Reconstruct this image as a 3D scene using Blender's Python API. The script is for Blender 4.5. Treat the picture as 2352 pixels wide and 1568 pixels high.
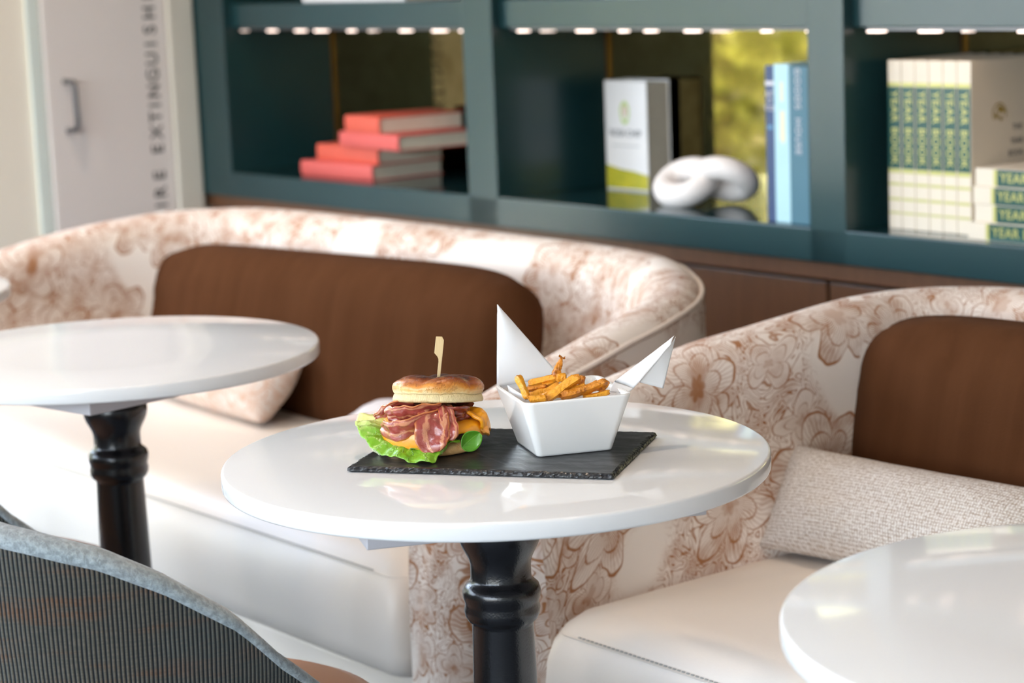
import bpy, bmesh, math, random
from mathutils import Vector, Matrix, noise
PI = math.pi
for o in list(bpy.data.objects): bpy.data.objects.remove(o, do_unlink=True)
sc = bpy.context.scene
COL = sc.collection
def R(d): return math.radians(d)

# ------------------------------------------------------------------ camera
FPX, PITCH, ROLL, CAMZ = 5036.8, 0.17304, -0.03994, 1.284
F = Vector((0, math.cos(PITCH), -math.sin(PITCH))); U0 = Vector((0, math.sin(PITCH), math.cos(PITCH))); X0 = Vector((1, 0, 0))
RT = math.cos(ROLL)*X0 + math.sin(ROLL)*U0
UP = -math.sin(ROLL)*X0 + math.cos(ROLL)*U0
cd = bpy.data.cameras.new('camera'); cam = bpy.data.objects.new('camera', cd); COL.objects.link(cam)
cam.matrix_world = Matrix(((RT.x, UP.x, -F.x, 0), (RT.y, UP.y, -F.y, 0), (RT.z, UP.z, -F.z, CAMZ), (0, 0, 0, 1)))
cd.sensor_width = 36; cd.lens = FPX*36/2352; cd.clip_start = 0.05; cd.clip_end = 200
cd.dof.use_dof = True; cd.dof.focus_distance = 2.37; cd.dof.aperture_fstop = 5.2
sc.camera = cam
sc.view_settings.view_transform = 'Standard'; sc.view_settings.look = 'None'
sc.view_settings.gamma = 1; sc.view_settings.use_curve_mapping = False
sc.view_settings.exposure = 0.42
sc.cycles.max_bounces = 10; sc.cycles.diffuse_bounces = 5; sc.cycles.glossy_bounces = 6; sc.cycles.transparent_max_bounces = 12
sc.cycles.sample_clamp_indirect = 6.0; sc.cycles.caustics_reflective = False; sc.cycles.caustics_refractive = False

def at(px, py, Y):
    d = F + RT*((px-1176)/FPX) - UP*((py-784)/FPX)
    t = Y/d.y
    return Vector((d.x*t, Y, CAMZ + d.z*t))

# wall frame: x runs right along the bookcase, y goes into it, z up
ANG = R(-51.534); CA, SA = math.cos(ANG), math.sin(ANG)
OX, OY = 3.0*0.78293, 3.0*0.62211
def W(x, y, z=0): return Vector((OX + x*CA - y*SA, OY + x*SA + y*CA, z))

# ------------------------------------------------------------------ world, sun, windows
w = bpy.data.worlds.new('sky'); sc.world = w; w.use_nodes = True
nt = w.node_tree; bg = nt.nodes['Background']
sky = nt.nodes.new('ShaderNodeTexSky'); sky.sky_type = 'NISHITA'; sky.sun_disc = False
sky.sun_elevation = R(42); sky.sun_rotation = R(120); sky.air_density = 1.0; sky.dust_density = 3.0; sky.ozone_density = 1.0
hs = nt.nodes.new('ShaderNodeHueSaturation'); hs.inputs['Saturation'].default_value = .62; nt.links.new(sky.outputs[0], hs.inputs['Color']); nt.links.new(hs.outputs[0], bg.inputs[0]); bg.inputs[1].default_value = 3.2
def light(name, kind, loc, energy, color, **kw):
    l = bpy.data.lights.new(name, kind); l.energy = energy; l.color = color
    for k, v in kw.items(): setattr(l, k, v)
    o = bpy.data.objects.new(name, l); COL.objects.link(o); o.location = loc
    return o
sun = light('sun', 'SUN', (0, 0, 10), 9.0, (1, .93, .78), angle=R(1))
sd = Vector((W(-.35, -1.0, 0)-W(0, 0, 0)).to_3d()); sd.z = -0.95
sun.rotation_euler = sd.to_track_quat('-Z', 'Y').to_euler()
def window_light(x, y, z, wd, ht, nx, ny, power=0):
    # daylight entering through one window opening
    d = (W(nx, ny)-W(0, 0)).normalized()
    o = light('window_daylight', 'AREA', W(x, y, z), power, (.86, .94, 1.0), shape='RECTANGLE', size=wd, size_y=ht)
    o.rotation_euler = d.to_track_quat('-Z', 'Y').to_euler(); o.data.cycles.is_portal = True
    return o
WINY = [(-1.0, -2.55), (-2.65, -4.2), (-4.3, -5.85)]
WINX = [(-4.8, -3.3), (-3.2, -1.7), (-1.6, -.1), (0, 1.5), (1.6, 3.1)]  # last two front openings are unseen, added for fill from the right
for a, b in WINY: window_light(-5.03, (a+b)/2, 1.35, a-b, 2.3, 1, 0, 34)
for a, b in WINX: window_light((a+b)/2, -6.93, 1.45, b-a, 2.3, 0, 1, 75)

# ------------------------------------------------------------------ helpers
class MB:
    def __init__(s): s.v = []; s.f = []; s.uv = None; s.mi = []; s.cur = 0
    def add(s, vs, fs, uvs=None):
        n = len(s.v); s.v += [tuple(p) for p in vs]; s.f += [tuple(i+n for i in f) for f in fs]; s.mi += [s.cur]*len(fs)
        if uvs is not None or s.uv is not None:
            if s.uv is None: s.uv = [(0, 0)]*n
            s.uv += [tuple(u) for u in (uvs if uvs is not None else [(p[0], p[2]) for p in vs])]
    def box(s, x0, x1, y0, y1, z0, z1):
        s.add([(x, y, z) for z in (z0, z1) for y in (y0, y1) for x in (x0, x1)],
              [(0, 2, 3, 1), (4, 5, 7, 6), (0, 1, 5, 4), (2, 6, 7, 3), (0, 4, 6, 2), (1, 3, 7, 5)])
        return s
    def grid(s, rows, closed_u=False, closed_v=False, uvs=None, flip=False):
        m, n = len(rows), len(rows[0]); fs = []
        for i in range(m if closed_v else m-1):
            for j in range(n if closed_u else n-1):
                a, b = i*n+j, i*n+(j+1) % n; c, d = ((i+1) % m)*n+(j+1) % n, ((i+1) % m)*n+j
                fs.append((a, d, c, b) if flip else (a, b, c, d))
        s.add([p for r in rows for p in r], fs, [u for r in uvs for u in r] if uvs else None)
        return s
    def cap(s, ring, flip=False):
        s.add(ring, [tuple(range(len(ring)))[::-1] if flip else tuple(range(len(ring)))])
    def lathe(s, prof, n=48, c=(0, 0), capb=True, capt=True):
        rows = [[(c[0]+r*math.cos(2*PI*k/n), c[1]+r*math.sin(2*PI*k/n), z) for k in range(n)] for r, z in prof]
        s.grid(rows, closed_u=True)
        if capb: s.cap(rows[0], True)
        if capt: s.cap(rows[-1])
        return s
    def tube(s, pts, rad, n=12, closed=False, caps=True):
        pts = [Vector(p) for p in pts]; m = len(pts); rows = []; prev = None
        for i, p in enumerate(pts):
            t = (pts[(i+1) % m]-pts[i-1]) if closed else (pts[min(i+1, m-1)]-pts[max(i-1, 0)])
            t.normalize()
            if prev is None:
                a = Vector((0, 0, 1)) if abs(t.z) < .9 else Vector((1, 0, 0)); u = t.cross(a).normalized()
            else: u = (prev - t*prev.dot(t)).normalized()
            prev = u; v = t.cross(u); r = rad(i/(m-1)) if callable(rad) else rad
            rows.append([p+u*(r*math.cos(2*PI*k/n))+v*(r*math.sin(2*PI*k/n)) for k in range(n)])
        s.grid(rows, closed_u=True, closed_v=closed)
        if caps and not closed: s.cap(rows[0], True); s.cap(rows[-1])
        return s
    def prism(s, outline, y0, y1):       # outline in (x, z), extruded in y
        n = len(outline)
        s.add([(x, y0, z) for x, z in outline]+[(x, y1, z) for x, z in outline],
              [tuple(range(n)), tuple(range(2*n-1, n-1, -1))]+[(i, i+n, (i+1) % n+n, (i+1) % n) for i in range(n)])
        return s
    def build(s, name, mats, parent=None, smooth=False, bevel=0, subsurf=0, angle=None, seg=2):
        me = bpy.data.meshes.new(name); me.from_pydata(s.v, [], s.f)
        if s.uv is not None:
            ul = me.uv_layers.new(name='UVMap')
            for l in me.loops: ul.data[l.index].uv = s.uv[l.vertex_index]
        for m in (mats if isinstance(mats, (list, tuple)) else [mats]): me.materials.append(m)
        for p, k in zip(me.polygons, s.mi): p.material_index = k
        bm = bmesh.new(); bm.from_mesh(me); bmesh.ops.recalc_face_normals(bm, faces=bm.faces); bm.to_mesh(me); bm.free()
        if smooth: me.polygons.foreach_set('use_smooth', [True]*len(me.polygons))
        me.update()
        o = bpy.data.objects.new(name, me); COL.objects.link(o)
        if parent is not None: o.parent = parent
        if bevel:
            b = o.modifiers.new('bevel', 'BEVEL'); b.width = bevel; b.segments = seg; b.limit_method = 'ANGLE'; b.angle_limit = R(40)
        if subsurf:
            m_ = o.modifiers.new('subsurf', 'SUBSURF'); m_.levels = subsurf; m_.render_levels = subsurf
        if angle:
            bm = bmesh.new(); bm.from_mesh(me)
            for e in bm.edges:
                if len(e.link_faces) == 2 and e.calc_face_angle(0) > R(angle): e.smooth = False
            bm.to_mesh(me); bm.free()
        return o
def tag(o, label=None, cat=None, group=None, kind=None):
    for k, v in (('label', label), ('category', cat), ('group', group), ('kind', kind)):
        if v: o[k] = v
    return o
def thing(name, label, cat, loc, rz=0, group=None, rot=None):
    o = bpy.data.objects.new(name, None); COL.objects.link(o); o.empty_display_size = .05
    o.location = loc
    o.rotation_euler = rot if rot is not None else (0, 0, rz)
    return tag(o, label, cat, group)
def place(o, x, y, z=0, rz=0): o.location = W(x, y, z); o.rotation_euler = (0, 0, ANG+rz); return o
def copy_tree(o, parent=None):
    c = o.copy(); COL.objects.link(c)
    if parent is not None: c.parent = parent; c.matrix_parent_inverse = o.matrix_parent_inverse
    for ch in list(o.children): copy_tree(ch, c)
    return c
def lab(o, text): o['label'] = text; return o
def text_obj(s, size, mat_, parent, loc, rot, align='CENTER', extrude=.0002, sx=1, name='lettering', spacing=1.0, bold=0):
    cu = bpy.data.curves.new(name, 'FONT'); cu.body = s; cu.size = size; cu.extrude = extrude; cu.align_x = align; cu.align_y = 'CENTER'
    cu.space_character = spacing; cu.offset = bold; cu.materials.append(mat_)
    tmp = bpy.data.objects.new(name, cu); COL.objects.link(tmp); bpy.context.view_layer.update()
    me = bpy.data.meshes.new_from_object(tmp); bpy.data.objects.remove(tmp, do_unlink=True)
    o = bpy.data.objects.new(name, me); COL.objects.link(o); o.parent = parent; o.location = loc; o.rotation_euler = rot; o.scale = (sx, 1, 1)
    return o
def lerp(a, b, t): return a+(b-a)*t
def smooth_path(pts, n):
    pts = [Vector(p) for p in pts]; m = len(pts)-1; out = []
    for i in range(n):
        t = i/(n-1)*m; k = min(int(t), m-1); f = t-k
        p0, p1, p2, p3 = pts[max(k-1, 0)], pts[k], pts[k+1], pts[min(k+2, m)]
        out.append(.5*((2*p1)+(p2-p0)*f+(2*p0-5*p1+4*p2-p3)*f*f+(3*p1-p0-3*p2+p3)*f**3))
    return out
def interp(tab, x):
    if x <= tab[0][0]: return tab[0][1]
    for (a, b), (c, d) in zip(tab, tab[1:]):
        if x <= c: return b+(d-b)*(x-a)/(c-a)
    return tab[-1][1]

# ------------------------------------------------------------------ materials
class NT:
    def __init__(s, name):
        s.m = bpy.data.materials.new(name); s.m.use_nodes = True; s.t = s.m.node_tree
        s.b = s.t.nodes['Principled BSDF']; s.out = s.t.nodes['Material Output']
    def n(s, typ, **kw):
        x = s.t.nodes.new('ShaderNode'+typ)
        for k, v in kw.items():
            if k.startswith('i_'):
                key = k[2:]; key = int(key) if key.isdigit() else key.replace('_', ' ')
                s.set(x.inputs[key], v)
            else: setattr(x, k, v)
        return x
    def set(s, inp, v):
        if isinstance(v, bpy.types.NodeSocket): s.t.links.new(v, inp)
        else: inp.default_value = v
    def math(s, op, a, b=None, c=None, clamp=False):
        x = s.t.nodes.new('ShaderNodeMath'); x.operation = op; x.use_clamp = clamp
        for i, v in enumerate((a, b, c)):
            if v is not None: s.set(x.inputs[i], v)
        return x.outputs[0]
    def vmath(s, op, a, b=None, scale=None):
        x = s.t.nodes.new('ShaderNodeVectorMath'); x.operation = op
        s.set(x.inputs[0], a)
        if b is not None: s.set(x.inputs[1], b)
        if scale is not None: s.set(x.inputs['Scale'], scale)
        return x.outputs['Value'] if op in ('LENGTH', 'DOT_PRODUCT') else x.outputs[0]
    def mix(s, f, a, b):
        x = s.t.nodes.new('ShaderNodeMix'); x.data_type = 'RGBA'
        s.set(x.inputs[0], f); s.set(x.inputs[6], a if not isinstance(a, tuple) else (*a[:3], 1)); s.set(x.inputs[7], b if not isinstance(b, tuple) else (*b[:3], 1))
        return x.outputs[2]
    def sstep(s, v, a, b, lo=0., hi=1.):
        x = s.t.nodes.new('ShaderNodeMapRange'); x.interpolation_type = 'SMOOTHSTEP'
        for i, q in enumerate((v, a, b, lo, hi)): s.set(x.inputs[i], q)
        return x.outputs[0]
    def noise(s, vec, scale, detail=3, rough=.5, dist=0, out=0, dim='3D'):
        x = s.t.nodes.new('ShaderNodeTexNoise'); x.noise_dimensions = dim
        if vec is not None: s.set(x.inputs['Vector'], vec)
        s.set(x.inputs['Scale'], scale); s.set(x.inputs['Detail'], detail); s.set(x.inputs['Roughness'], rough); s.set(x.inputs['Distortion'], dist)
        return x.outputs[out]
    def obj(s): return s.n('TexCoord').outputs['Object']
    def uv(s): return s.n('TexCoord').outputs['UV']
    def col(s, v): s.set(s.b.inputs['Base Color'], (*v[:3], 1) if isinstance(v, tuple) else v); return s
    def p(s, **kw):
        for k, v in kw.items():
            s.set(s.b.inputs[k.replace('_', ' ')], v)
        return s
    def bump(s, h, strength=.3, dist=.001):
        x = s.t.nodes.new('ShaderNodeBump'); x.inputs['Strength'].default_value = strength; x.inputs['Distance'].default_value = dist
        s.set(x.inputs['Height'], h); s.t.links.new(x.outputs[0], s.b.inputs['Normal']); return s
def plain(name, c, rough=.5, metal=0., var=.06, vs=6., bump=0., bs=200., spec=.5, coat=0., sheen=0.):
    k = NT(name); o = k.obj(); n = k.noise(o, vs, 3)
    k.col(k.mix(n, tuple(x*(1-var) for x in c), tuple(min(1, x*(1+var)) for x in c)))
    k.p(Roughness=rough, Metallic=metal, Specular_IOR_Level=spec, Coat_Weight=coat, Sheen_Weight=sheen)
    if bump: k.bump(k.noise(o, bs, 3), bump, .001)
    return k.m

M = {}
def quartz():
    k = NT('white_quartz'); o = k.obj()
    n1 = k.noise(o, 3.2, 6, .6, 1.2); v = k.sstep(k.math('ABSOLUTE', k.math('SUBTRACT', n1, .5)), 0, .006, 1, 0)
    v2 = k.math('MULTIPLY', v, k.sstep(k.noise(o, 2.0, 2), .52, .68))
    sp = k.sstep(k.noise(o, 55, 1), .76, .8)
    k.col(k.mix(k.math('MULTIPLY', v2, .35), (.80, .80, .795), (.50, .49, .47))); k.p(Roughness=.075, Specular_IOR_Level=.5)
    return k.m
M['quartz'] = quartz()
def iron():
    k = NT('black_cast_iron'); o = k.obj()
    k.col((.007, .007, .008)); k.p(Roughness=.24, Specular_IOR_Level=.6)
    k.bump(k.noise(o, 420, 3), .35, .0006); return k.m
M['iron'] = iron()
M['subtop'] = plain('grey_painted_board', (.50, .48, .50), .5)
M['steel'] = plain('steel', (.55, .55, .56), .3, 1.)
M['leather'] = plain('cream_leather', (.80, .725, .645), .42, var=.03, vs=3, bump=.12, bs=260)
M['stitch'] = plain('grey_thread', (.42, .42, .40), .8)
M['tan'] = plain('tan_leather', (.46, .25, .15), .4, var=.08, bump=.15, bs=300)
M['wood_dark'] = plain('dark_stained_wood', (.05, .03, .02), .4)

def velvet():
    k = NT('brown_velvet'); o = k.obj(); u = k.n('Mapping', i_Vector=o, i_Scale=(16, 16, 1.0)).outputs[0]
    n = k.noise(u, 1.6, 4, .6); f = k.noise(o, 600, 2)
    c = k.mix(n, (.040, .0145, .0062), (.088, .036, .0162))
    k.col(k.mix(k.math('MULTIPLY', f, .4), c, (.08, .030, .011))); k.p(Roughness=.95, Specular_IOR_Level=.0, Sheen_Weight=.06, Sheen_Roughness=.45)
    k.set(k.b.inputs['Sheen Tint'], (.75, .45, .3, 1))
    k.bump(k.math('ADD', k.math('MULTIPLY', n, 4.), f), .5, .0015); return k.m
M['velvet'] = velvet()

def toile(name, base, line, scale=1.0):
    k = NT(name); uv = k.uv()
    uv3 = k.vmath('SCALE', uv, scale=scale)
    wob = k.vmath('SCALE', k.vmath('SUBTRACT', k.noise(uv3, 16, 2, out=1), (.5, .5, .5)), scale=.035)
    p = k.vmath('ADD', uv3, wob)
    tot = None
    def layer(off, cells, petals, r0, rv, seed):
        v = k.vmath('SCALE', k.vmath('ADD', p, off), scale=cells)
        vo = k.n('TexVoronoi', voronoi_dimensions='2D', i_Vector=v, i_Scale=1.0, i_Randomness=.75)
        d = k.vmath('SUBTRACT', v, vo.outputs['Position'])
        sp = k.n('SeparateXYZ', i_0=d).outputs
        r = k.math('SQRT', k.math('ADD', k.math('MULTIPLY', sp[0], sp[0]), k.math('MULTIPLY', sp[1], sp[1])))
        th = k.math('ADD', k.math('ARCTAN2', sp[1], sp[0]), k.math('MULTIPLY', k.n('SeparateColor', i_0=vo.outputs['Color']).outputs[0], 6.0))
        pet = k.math('ABSOLUTE', k.math('SINE', k.math('MULTIPLY', th, petals/2)))
        Rr = k.math('ADD', r0, k.math('MULTIPLY', pet, rv))
        q = k.math('DIVIDE', r, Rr)
        edge = k.sstep(k.math('ABSOLUTE', k.math('SUBTRACT', q, 1.0)), .010, .045, 1, 0)
        edge2 = k.sstep(k.math('ABSOLUTE', k.math('SUBTRACT', q, .62)), .008, .04, .8, 0)
        hatch = k.math('MULTIPLY', k.sstep(k.math('SINE', k.math('MULTIPLY', th, 62+seed)), .0, .9), k.sstep(q, .3, 1.0, 1.0, .35))
        hatch = k.math('MULTIPLY', hatch, k.sstep(q, .97, 1.0, 1, 0))
        core = k.math('MULTIPLY', k.sstep(q, .2, .24, 1, 0), .5)
        gap = k.sstep(k.math('MULTIPLY', k.sstep(pet, 0, .09, 1, 0), k.math('MULTIPLY', k.sstep(q, .2, .3), k.sstep(q, 1.0, 1.04, 1, 0))), .2, .9)
        inside = k.sstep(q, 1.0, 1.05, 1, 0)
        ln = k.math('MAXIMUM', k.math('MAXIMUM', edge, edge2), k.math('MAXIMUM', k.math('MULTIPLY', hatch, .75), k.math('MAXIMUM', core, gap)))
        return ln, inside, k.n('SeparateColor', i_0=vo.outputs['Color']).outputs[1]
    l1, i1, r1 = layer((.13, .07, 0), 5.2, 6, .24, .17, 0)
    on1 = k.sstep(r1, .15, .17)
    l1 = k.math('MULTIPLY', l1, on1); i1 = k.math('MULTIPLY', i1, on1)
    l2, i2, r2 = layer((3.7, 1.9, 0), 11.0, 4, .20, .22, 7)
    mask = k.sstep(k.noise(uv3, 4.2, 1), .36, .44)
    on2 = k.math('MULTIPLY', mask, k.sstep(r2, .25, .27))
    l2 = k.math('MULTIPLY', l2, on2); i2 = k.math('MULTIPLY', i2, on2)
    n = k.noise(p, 23, 2, .6, .7)
    curl = k.sstep(k.math('SINE', k.math('MULTIPLY', n, 88)), .40, 1.0)
    curl = k.math('MULTIPLY', k.math('MULTIPLY', curl, mask), .85)
    # paint order: curls, small flowers, large flowers
    t = k.math('MULTIPLY', curl, k.math('SUBTRACT', 1.0, i2)); t = k.math('MAXIMUM', t, l2)
    t = k.math('MULTIPLY', t, k.math('SUBTRACT', 1.0, i1)); t = k.math('MAXIMUM', t, l1)
    mott = k.math('ADD', .06, k.math('MULTIPLY', k.sstep(k.noise(uv3, 19, 3, .6), .42, .66), .46))
    t = k.math('ADD', k.math('MULTIPLY', t, .9), k.math('MULTIPLY', k.math('MAXIMUM', i1, k.math('MAXIMUM', i2, mask)), mott), clamp=True)
    k.col(k.mix(t, base, line)); k.p(Roughness=.8, Specular_IOR_Level=.25, Sheen_Weight=.1)
    k.bump(k.noise(uv, 900, 2), .25, .0005); return k.m
M['toile'] = toile('floral_toile_fabric', (.77, .685, .61), (.33, .140, .056))
M['toile_pillow'] = toile('floral_pillow_fabric', (.72, .66, .60), (.55, .30, .18), 1.6)
M['piping'] = plain('cream_piping', (.74, .64, .56), .7)

def boucle():
    k = NT('woven_beige_fabric'); u = k.uv()
    wv = k.n('TexWave', wave_type='BANDS', bands_direction='X', i_Vector=u, i_Scale=75, i_Distortion=2.5, i_Detail=3, i_Detail_Scale=2.5).outputs[1]
    wh = k.n('TexWave', wave_type='BANDS', bands_direction='Y', i_Vector=u, i_Scale=75, i_Distortion=3.0, i_Detail=3, i_Detail_Scale=2.5).outputs[1]
    n = k.noise(u, 150, 3, .7); h = k.math('ADD', k.math('MULTIPLY', k.math('MULTIPLY', wv, wh), .45), k.math('MULTIPLY', k.noise(u, 210, 3, .75), 1.15))
    k.col(k.mix(k.sstep(h, .45, .85), (.40, .32, .26), (.74, .70, .66))); k.p(Roughness=.95, Specular_IOR_Level=.1)
    k.bump(h, .8, .002); return k.m
M['boucle'] = boucle()
M['pale_pillow'] = plain('pale_grey_fabric', (.66, .62, .62), .9, var=.08, vs=30, bump=.3)

def ribbed():
    k = NT('ribbed_woven_fabric'); u = k.uv(); s = k.n('SeparateXYZ', i_0=u).outputs
    bend = k.math('MULTIPLY', k.noise(u, 9, 2), .004)
    ph = k.math('MULTIPLY', k.math('ADD', s[0], bend), 2*PI/.0046)
    rib = k.math('ADD', k.math('MULTIPLY', k.math('SINE', ph), .5), .5)
    fl = k.n('Mapping', i_Vector=u, i_Scale=(55, 420, 1)).outputs[0]
    fleck = k.noise(fl, 1, 2, .6)
    big = k.n('Mapping', i_Vector=u, i_Scale=(7, 38, 1), i_Rotation=(0, 0, R(-22))).outputs[0]
    warm = k.sstep(k.noise(big, 1.0, 3, .6), .50, .68); blue = k.sstep(k.noise(u, 5, 2), .42, .68)
    c = k.mix(warm, (.085, .080, .062), (.135, .072, .040))
    c = k.mix(k.math('MULTIPLY', blue, .45), c, (.10, .125, .125))
    c = k.mix(k.sstep(fleck, .35, .7, 0, .45), c, (.16, .13, .10))
    k.col(k.mix(k.sstep(rib, .15, .6), (.010, .011, .014), c)); k.p(Roughness=.9, Specular_IOR_Level=.15, Sheen_Weight=.25, Sheen_Roughness=.5)
    k.set(k.b.inputs['Sheen Tint'], (.6, .8, .85, 1))
    k.bump(k.math('ADD', rib, k.math('MULTIPLY', fleck, .4)), .7, .0015); return k.m
M['ribbed'] = ribbed()
def chenille():
    k = NT('blue_grey_chenille'); o = k.obj(); n = k.noise(o, 150, 4, .7); b = k.noise(o, 16, 2)
    c = k.mix(b, (.27, .38, .41), (.42, .47, .49))
    k.col(k.mix(k.sstep(n, .35, .7), k.mix(.5, c, (.10, .09, .09)), k.mix(.5, c, (.46, .50, .52)))); k.p(Roughness=.95, Specular_IOR_Level=.1, Sheen_Weight=.6)
    k.bump(n, .8, .003); return k.m
M['chenille'] = chenille()

M['teal'] = plain('dark_teal_gloss_paint', (.0075, .038, .043), .30, var=.04, vs=2, spec=.6, coat=.08)
M['teal_shelf'] = plain('dark_teal_polished_shelf', (.007, .026, .030), .07, var=.04, vs=2, spec=.7)
M['teal_in'] = plain('dark_teal_inner_paint', (.010, .045, .050), .35, var=.04, vs=2)
def mirror():
    k = NT('antique_gold_mirror'); o = k.obj(); n = k.noise(o, 14, 5, .65)
    k.col(k.mix(k.sstep(n, .35, .75), (.30, .25, .11), (.21, .165, .06))); k.p(Metallic=1.0, Roughness=k.sstep(n, .4, .8, .03, .10)); return k.m
M['mirror'] = mirror()
M['brass'] = plain('brushed_brass', (.22, .13, .045), .35, 1.)
def walnut():
    k = NT('walnut_veneer'); o = k.obj(); u = k.n('Mapping', i_Vector=o, i_Scale=(2, 2, .25)).outputs[0]
    g = k.noise(u, 22, 5, .6, 1.5); k.col(k.mix(g, (.10, .042, .020), (.19, .085, .040))); k.p(Roughness=.38); k.bump(g, .1, .001); return k.m
M['walnut'] = walnut()
M['gap'] = plain('black_shadow_gap', (.01, .01, .01), .8)
M['white_lacquer'] = plain('white_lacquer', (.82, .77, .745), .35, var=.02)
M['cream_wall'] = plain('cream_wall_paint', (.90, .84, .73), .7, var=.02, vs=2)
M['frame_cream'] = plain('cream_frame_paint', (.70, .67, .59), .5, var=.02)
M['glass_edge'] = plain('pale_green_glass', (.72, .80, .76), .15, var=.02)
M['ceiling'] = plain('ceiling_white', (.80, .79, .77), .9, var=.01)
M['wall_white'] = plain('wall_white_paint', (.72, .70, .66), .85, var=.02)
M['carpet'] = plain('blue_grey_carpet', (.075, .095, .125), .95, var=.2, vs=60, bump=.5, bs=400)
M['black'] = plain('black_metal', (.02, .02, .02), .4)
M['greymetal'] = plain('grey_metal', (.13, .13, .14), .35, .8)
M['letter'] = plain('grey_letter', (.085, .08, .08), .5)
M['red'] = plain('coral_red_cloth', (.62, .095, .055), .55, var=.08, vs=8, bump=.1, bs=500)
M['red_pink'] = plain('coral_pink_cloth', (.60, .10, .085), .5, var=.08, vs=8, bump=.1, bs=500)
def pages():
    k = NT('paper_pages'); o = k.obj(); s = k.n('SeparateXYZ', i_0=o).outputs
    l = k.math('SINE', k.math('MULTIPLY', s[2], 5200)); n = k.noise(o, 40, 2)
    k.col(k.mix(k.math('ADD', k.math('MULTIPLY', l, .18), k.math('MULTIPLY', n, .5), clamp=True), (.78, .70, .56), (.60, .50, .38))); k.p(Roughness=.8); return k.m
M['pages'] = pages()
M['cream_cover'] = plain('cream_book_cover', (.74, .64, .52), .45, var=.02)
M['green_label'] = plain('dark_green_label', (.0, .060, .050), .35, var=.05)
M['gold'] = plain('gold_foil', (.50, .47, .15), .35, .2)
M['gold_dark'] = plain('dark_gold_foil', (.36, .25, .06), .35, .5)
M['navy'] = plain('navy_cloth', (.035, .065, .16), .5)
M['lightblue'] = plain('light_blue_cloth', (.42, .64, .72), .5, var=.08, vs=12)
M['slateblue'] = plain('slate_blue_cloth', (.06, .16, .22), .5)
M['pale_ink'] = plain('pale_ink', (.62, .60, .66), .5)
M['yellow_ink'] = plain('pale_yellow_ink', (.70, .72, .50), .5)
M['blue_ink'] = plain('blue_ink', (.10, .25, .42), .5)
M['dark_ink'] = plain('dark_ink', (.06, .06, .07), .5)
M['grey_ink'] = plain('grey_ink', (.45, .46, .46), .5)
M['green_ink'] = plain('green_ink', (.45, .58, .16), .5)
M['pink_ink'] = plain('pink_ink', (.70, .52, .48), .5)
M['white_cover'] = plain('white_book_cover', (.74, .72, .71), .35, var=.02)
def meadow():
    k = NT('meadow_print'); o = k.obj(); n = k.noise(o, 25, 3)
    k.col(k.mix(n, (.20, .24, .02), (.62, .52, .03))); k.p(Roughness=.4); return k.m
M['meadow'] = meadow()
M['knot'] = plain('white_ceramic_matt', (.80, .74, .71), .55, var=.03, vs=9, bump=.1, bs=120)
M['porcelain'] = plain('white_porcelain', (.84, .835, .82), .10, var=.01, spec=.5, coat=.3)
def led():
    k = NT('warm_led'); k.col((1, .8, .65)); k.set(k.b.inputs['Emission Color'], (1, .78, .68, 1)); k.p(Emission_Strength=2.6); return k.m
M['led'] = led()
M['led_dim'] = M['led'].copy(); M['led_dim'].name = 'dim_led'
M['led_dim'].node_tree.nodes['Principled BSDF'].inputs['Emission Strength'].default_value = .8
def downlight():
    k = NT('fill_downlight_lens'); k.set(k.b.inputs['Emission Color'], (1, .80, .62, 1)); k.p(Emission_Strength=30.0); return k.m
M['downlight'] = downlight()
def pane():
    k = NT('window_glass'); k.t.nodes.remove(k.b)
    tr = k.n('BsdfTransparent'); gl = k.n('BsdfGlossy', i_Roughness=.0); mx = k.n('MixShader', i_0=.05)
    k.t.links.new(tr.outputs[0], mx.inputs[1]); k.t.links.new(gl.outputs[0], mx.inputs[2]); k.t.links.new(mx.outputs[0], k.out.inputs[0]); return k.m
M['pane'] = pane()
def leaves(name, a, b):
    k = NT(name); o = k.obj(); n = k.noise(o, 1.6, 3); k.col(k.mix(n, a, b)); k.p(Roughness=.5)
    k.p(Transmission_Weight=0.0); k.set(k.b.inputs['Subsurface Weight'], 0.0); return k.m
M['leaf_a'] = leaves('sunlit_leaves', (.07, .12, .02), (.42, .42, .12))
M['leaf_b'] = leaves('deep_green_leaves', (.02, .05, .01), (.13, .18, .04))
M['bark'] = plain('bark', (.10, .07, .05), .9, bump=.8, bs=30)
M['paving'] = plain('pale_paving', (.55, .52, .46), .8, var=.1, vs=2)
M['rock'] = plain('pale_rock', (.70, .66, .56), .9, var=.15, vs=2, bump=.5, bs=8)
M['mullion'] = plain('dark_window_frame', (.06, .065, .07), .4)

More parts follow.
